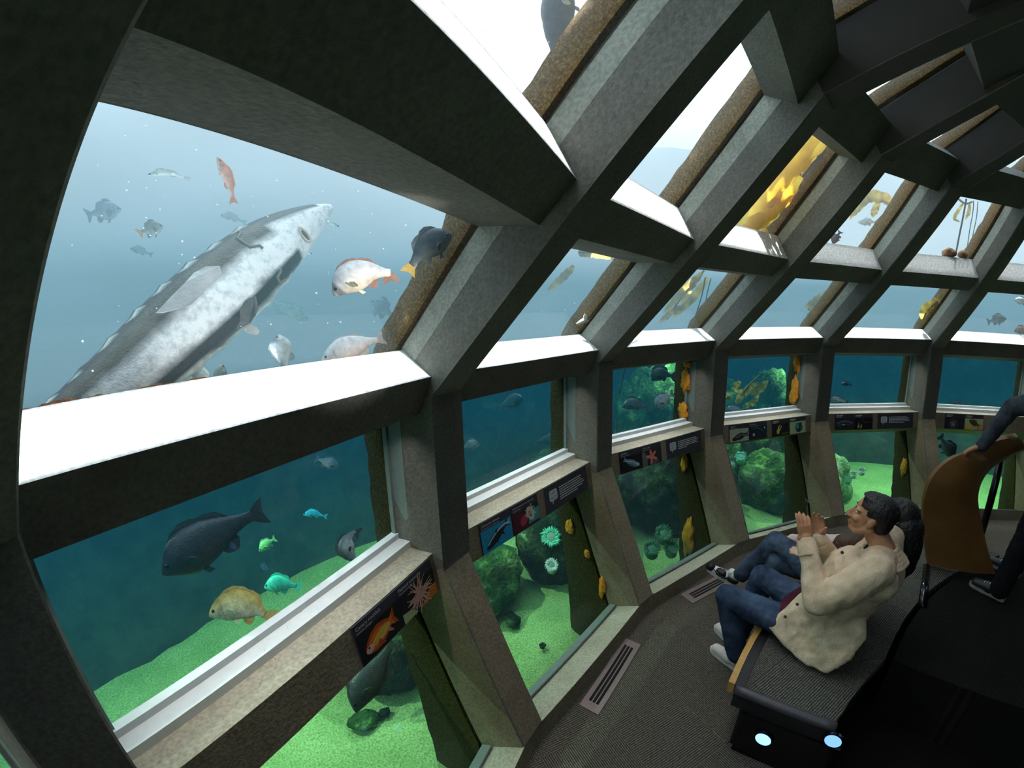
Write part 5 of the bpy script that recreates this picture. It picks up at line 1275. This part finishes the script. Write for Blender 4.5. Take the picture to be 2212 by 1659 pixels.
    for (c0, d0), (c1, d1) in zip(ring_, ring_[1:]):
        
        for g in (0, .25, .5, .75, 1): C_.cap(c0+Z*(.048-.058*g)+d0*(.004+.062*g), c1+Z*(.048-.058*g)+d1*(.004+.062*g), .011, .011)
    for s in (0, -1): c0, d0 = ring_[s]; C_.cap(c0+Z*.03, c0+d0*.075+f*.02-Z*.045, .020, .008)
    C_.build('collar', M['coat'], root, .0055, 4, .003, 30)
    for px, py in ((1820, 1194), (1723, 1306), (1697, 1333)):
        c_ = on(px, py, {1820: -.06, 1723: .105, 1697: .075}[px]); dv = (CAM_P-c_).normalized(); 
        c_ = c_+dv*.035; m_ = MB(); m_.tube([c_-dv*.02, c_+dv*.004], .0085, 14); m_.build('button', M['button'], root)
    S_ = Blob(); S_.chain([pel+f*.10+Z*.03, ab+f*.06, chest+f*.05], [.11, .12, .11], (l, 1.1)); S_.cap(hipL+f*.06+Z*.02, hipL+f*.16+Z*.015, .086, .080); S_.build('shirt', M['maroon_shirt'], root, .009, 5, .008, 14)
    U_ = Blob(); U_.cap(neck-Z*.085+f*.03, neck-Z*.012+f*.012, .082, .064); U_.build('undershirt', M['black_cloth'], root, .007, 4)
    T_ = Blob(); T_.cap(hipL-f*.05, hipR-f*.05, .12, .12)
    for h_, kn, an in ((hipL, kneeL, ankL), (hipR, kneeR, ankR)):
        T_.chain([h_, h_.lerp(kn, .55)-Z*.005, kn], [.102, .090, .074]); T_.chain([kn, kn.lerp(an, .5), an.lerp(kn, .06)], [.074, .070, .066])
    T_.build('jeans', M['denim'], root, .007, 5, .010, 13, seed=5)
    for an, heel, toe in ((ankL, at_z(1602, 1454, 0), at_z(1536, 1402, 0)), (ankR, None, at_z(1545, 1356, 0))):
        if heel is None: heel = toe-(f*.9-l*.35).normalized()*.27; heel.z = 0
        else: heel = toe+(heel-toe).normalized()*.285
        heel.z = toe.z = .004
        shoe(root, heel, toe, Z, M['shoe_white'], M['shoe_sole'])
        m_ = MB(); m_.tube([an, heel+(toe-heel)*.2+Z*.06], [.038, .036], 12); m_.build('sock', M['sock'], root, smooth=True)
    # the phone stands between the hands
    A = on(1744, 1081, -.07); 
    ph = empty('phone', A); tag(ph, 'black phone held upright between the seated person\'s hands', 'phone')
    dn = (on(1750, 1150, -.075)-A).normalized(); nf = (f*.90+l*.44); nf = (nf-dn*nf.dot(dn)).normalized(); sd = dn.cross(nf)
    m_ = MB(); c_ = A+dn*.075; m_.box(c_, dn*.075, sd*.036, nf*.0042); pb = m_.build('case', M['phone'], ph)
    bm = bmesh.new(); bm.from_mesh(pb.data); bmesh.ops.bevel(bm, geom=bm.edges[:], offset=.003, segments=2, affect='EDGES'); bm.to_mesh(pb.data); bm.free()
    m_ = MB(); m_.box(c_-nf*.0046, dn*.070, sd*.033, nf*.0004); m_.build('screen', M['phone_glass'], ph)
    m_ = MB(); m_.box(c_-dn*.055+sd*.018+nf*.0052, dn*.013, sd*.013, nf*.0012); m_.build('camera_bump', M['phone'], ph)
    return root
man()

def woman():
    a = math.radians(-24); f = V(math.cos(a), math.sin(a), 0); l = V(-math.sin(a), math.cos(a), 0)
    root = empty('person', V(2.87, -1.52, .43)); tag(root, 'person with long dark hair and worn jeans, legs crossed, mostly hidden behind the cream jacket', 'person')
    pel = V(2.90, -1.50, .545); hipL = pel+l*.09; hipR = pel-l*.09
    kneeT = at_z(1678, 1168, .70); ankT = at_z(1596, 1246, .26); kneeB = at_z(1682, 1216, .56); ankB = V(kneeB.x+.10, kneeB.y-.10, .10)
    hc = at(1938, 1118, 2.93); neck = hc-Z*.17-f*.02+f*.02; chest = pel.lerp(neck, .6); hf = (f*.98+Z*.05).normalized(); hu = Z
    shL = neck-Z*.07+l*.16; shR = neck-Z*.07-l*.16; elL = pel+f*.12+l*.20+Z*.16; wrL = at(1752, 1206, 3.05); elR = pel+f*.14-l*.22+Z*.16; wrR = pel+f*.40-l*.10+Z*.12
    B = Blob(); q, ax, k = head_lumps(B, hc, hf, hu, .222); B.cap(hc-hu*.05-hf*.015, neck, .048, .052)
    B.chain([pel, pel.lerp(neck, .5), neck-Z*.1], [.125, .115, .11], (l, 1.15)); B.cap(shL, shR, .055, .055)
    for h_, kn, an in ((hipL, kneeT, ankT), (hipR, kneeB, ankB)): B.cap(h_, kn, .08, .055); B.cap(kn, an, .050, .036)
    for s_, e_, w_ in ((shL, elL, wrL), (shR, elR, wrR)): B.cap(s_, e_, .042, .036); B.cap(e_, w_, .036, .025)
    hand_lumps(B, wrL, f*.9+Z*.1, -Z*.8-l*.3, 1, .3, .165); hand_lumps(B, wrR, f*.9+l*.2-Z*.1, -Z, -1, .3, .165)
    B.build('body', M['skin2'], root, .0052, 3); face_parts(root, q, ax, k)
    H = Blob(); H.ell(q(-.020, 0, .040), (.105*k, .088*k, .088*k), ax); H.ell(q(-.055, 0, -.01), (.070*k, .086*k, .09*k), ax)
    H.chain([q(-.075, 0, -.03), q(-.10, .01, -.14), q(-.11, .02, -.26), q(-.10, .02, -.36)], [.085, .085, .075, .045], (l, 1.2))
    cx = q(0, 0, 0)
    def hcut(p):
        d = p-cx; x, z = d.dot(ax[0])/k, d.dot(ax[2])/k
        return (x > .066 and z < .09) or (x > .030 and z < .045)
    H.build('hair', M['hair_black'], root, .0065, 3, .008, 30, hcut)
    F_ = Blob(); s0 = q(.01, .07, -.03); e0 = at(1806, 1190, 2.98); F_.chain([s0, at(1850, 1172, 2.95), at(1822, 1172, 2.97), e0, at(1803, 1204, 2.98)], [.035, .045, .050, .040, .022]); F_.build('hair_lock', M['hair_lit_brown'], root, .006, 3, .008, 34)  # same dark hair, its lit front put into a browner colour
    T_ = Blob(); T_.chain([pel, chest, neck-Z*.09], [.15, .14, .115], (l, 1.15)); T_.cap(shL, shR, .07, .07)
    for s_, e_, w_ in ((shL, elL, wrL), (shR, elR, wrR)): T_.cap(s_, e_, .062, .056); T_.cap(e_, w_.lerp(e_, .08), .056, .042)
    T_.build('top', M['pink_top'], root, .009, 5, .010, 14)
    P_ = Blob(); P_.cap(hipL-f*.03, hipR-f*.03, .115, .115)
    for h_, kn, an in ((hipL, kneeT, ankT), (hipR, kneeB, ankB)): P_.chain([h_, h_.lerp(kn, .5), kn], [.10, .088, .068]); P_.chain([kn, kn.lerp(an, .5), an.lerp(kn, .08)], [.068, .064, .062])
    P_.build('jeans', M['denim2'], root, .0075, 5, .010, 13, seed=9)
    toe = at_z(1527, 1236, .16); heel = at_z(1592, 1266, .16); heel = toe+(heel-toe).normalized()*.255; toe.z += .03
    o = shoe(root, heel, toe, Z+f*.12, M['shoe_sole'], M['shoe_sole'], k=.95)
    fd = (toe-heel).normalized(); sd = Z.cross(fd)
    for x0, x1, w in ((.020, .050, .0), (.115, .150, .0), (.222, .236, .0)):
        B2 = Blob(); c0 = heel+fd*x0+Z*.050+sd*.012; c1 = heel+fd*x1+Z*.046+sd*.012; B2.cap(c0, c1, .035, .032, (sd, 1.12)); B2.build('leather_patch', M['shoe_black'], root, .006, 3)
    m_ = MB(); sg = 1 if sd.dot(CAM_P-heel) > 0 else -1
    m_.tube([heel+fd*x+sd*(sg*.044)+Z*z for x, z in ((.05, .066), (.09, .040), (.13, .040), (.19, .066))], [.003, .009, .010, .003], 6); m_.build('side_stripe', M['shoe_black'], root, smooth=True)
    m_ = MB(); m_.tube([ankT, heel+fd*.05+Z*.06], [.036, .036], 12); m_.build('sock', M['sock'], root, smooth=True)
    t2 = V(ankB.x+.17, ankB.y-.07, .004); shoe(root, V(ankB.x-.06, ankB.y+.03, .004), t2, Z, M['shoe_black'], M['shoe_sole'], k=.95)
    return root
woman()

def stander():
    root = empty('person', V(1.46, -1.92, .43)); tag(root, 'person in dark clothes standing at the right edge with one hand on the wooden backrest', 'person')
    b = V(1.42, -1.95, .43); f = V(.55, .835, 0).normalized(); l = V(-f.y, f.x, 0); f, l = V(.72, -.69, 0), V(.69, .72, 0)
    pel = b+Z*.95; neck = b+Z*1.50; hc = b+Z*1.66+f*.02
    shL = b+Z*1.42+l*.20; shR = b+Z*1.42-l*.20
    wr = at(2122, 962, 4.02); el = at(2186, 880, 3.95); hand_t = at(2098, 970, 4.03)
    near = shL if (shL-wr).length < (shR-wr).length else shR; far = shR if near is shL else shL
    hips = (pel+l*.10, pel-l*.10); shoe_h = at_z(2196, 1306, .43); 
    B = Blob(); q, ax, k = head_lumps(B, hc, f, Z, .235); B.cap(hc-Z*.06, neck, .052, .06)
    B.chain([pel, b+Z*1.2, b+Z*1.40], [.14, .14, .14], (l, 1.2)); B.cap(shL, shR, .06, .06)
    feet = (V(1.70, -1.80, .43), V(1.42, -2.16, .43))
    for h_, ft in zip(hips, feet): kn = h_.lerp(ft, .5)+f*.02; B.cap(h_, kn, .08, .058); B.cap(kn, ft+Z*.09, .055, .04)
    B.cap(near, el, .05, .042); B.cap(el, wr, .042, .028); fe = far-Z*.30; fw = fe-Z*.25+f*.08; B.cap(far, fe, .05, .042); B.cap(fe, fw, .042, .028)
    hand_lumps(B, wr, hand_t-wr, -Z*.9+f*.1, 1, [.25, .3, .35, .4], .185); hand_lumps(B, fw, -Z+f*.1, l, 1, .35, .185)
    B.build('body', M['skin1'], root, .006, 3); face_parts(root, q, ax, k)
    H = Blob(); H.ell(q(-.018, 0, .045), (.102, .084, .084), ax); H.build('hair', M['hair_black'], root, .007, 3, .004, 40, lambda p: (p-q(0, 0, 0)).dot(ax[2]) < .0 or ((p-q(0, 0, 0)).dot(ax[0]) > .06 and (p-q(0, 0, 0)).dot(ax[2]) < .09))
    T_ = Blob(); T_.chain([b+Z*.86, b+Z*1.15, b+Z*1.40], [.165, .168, .16], (l, 1.22)); T_.cap(shL, shR, .085, .085); T_.cap(far, fe, .07, .06); T_.cap(fe, fw, .058, .046); T_.build('jacket', M['black_cloth'], root, .01, 5, .012, 12)
    S_ = Blob(); S_.chain([near, near.lerp(el, .5), el], [.085, .078, .068]); S_.chain([el, el.lerp(wr, .5), wr], [.066, .058, .048]); S_.build('sleeve', M['grey_sleeve'], root, .008, 4, .010, 13)
    P_ = Blob(); P_.cap(hips[0], hips[1], .12, .12)
    for h_, ft in zip(hips, feet): kn = h_.lerp(ft, .5)+f*.02; P_.chain([h_, kn, ft+Z*.08], [.11, .085, .075])
    P_.build('trousers', M['black_cloth'], root, .01, 5, .010, 12)
    for ft in feet: shoe(root, ft-f*.06+Z*.004, ft+f*.22+Z*.004, Z, M['shoe_black'], simple('sole_grey', srgb(150, 140, 136), .7))
    return root
stander()
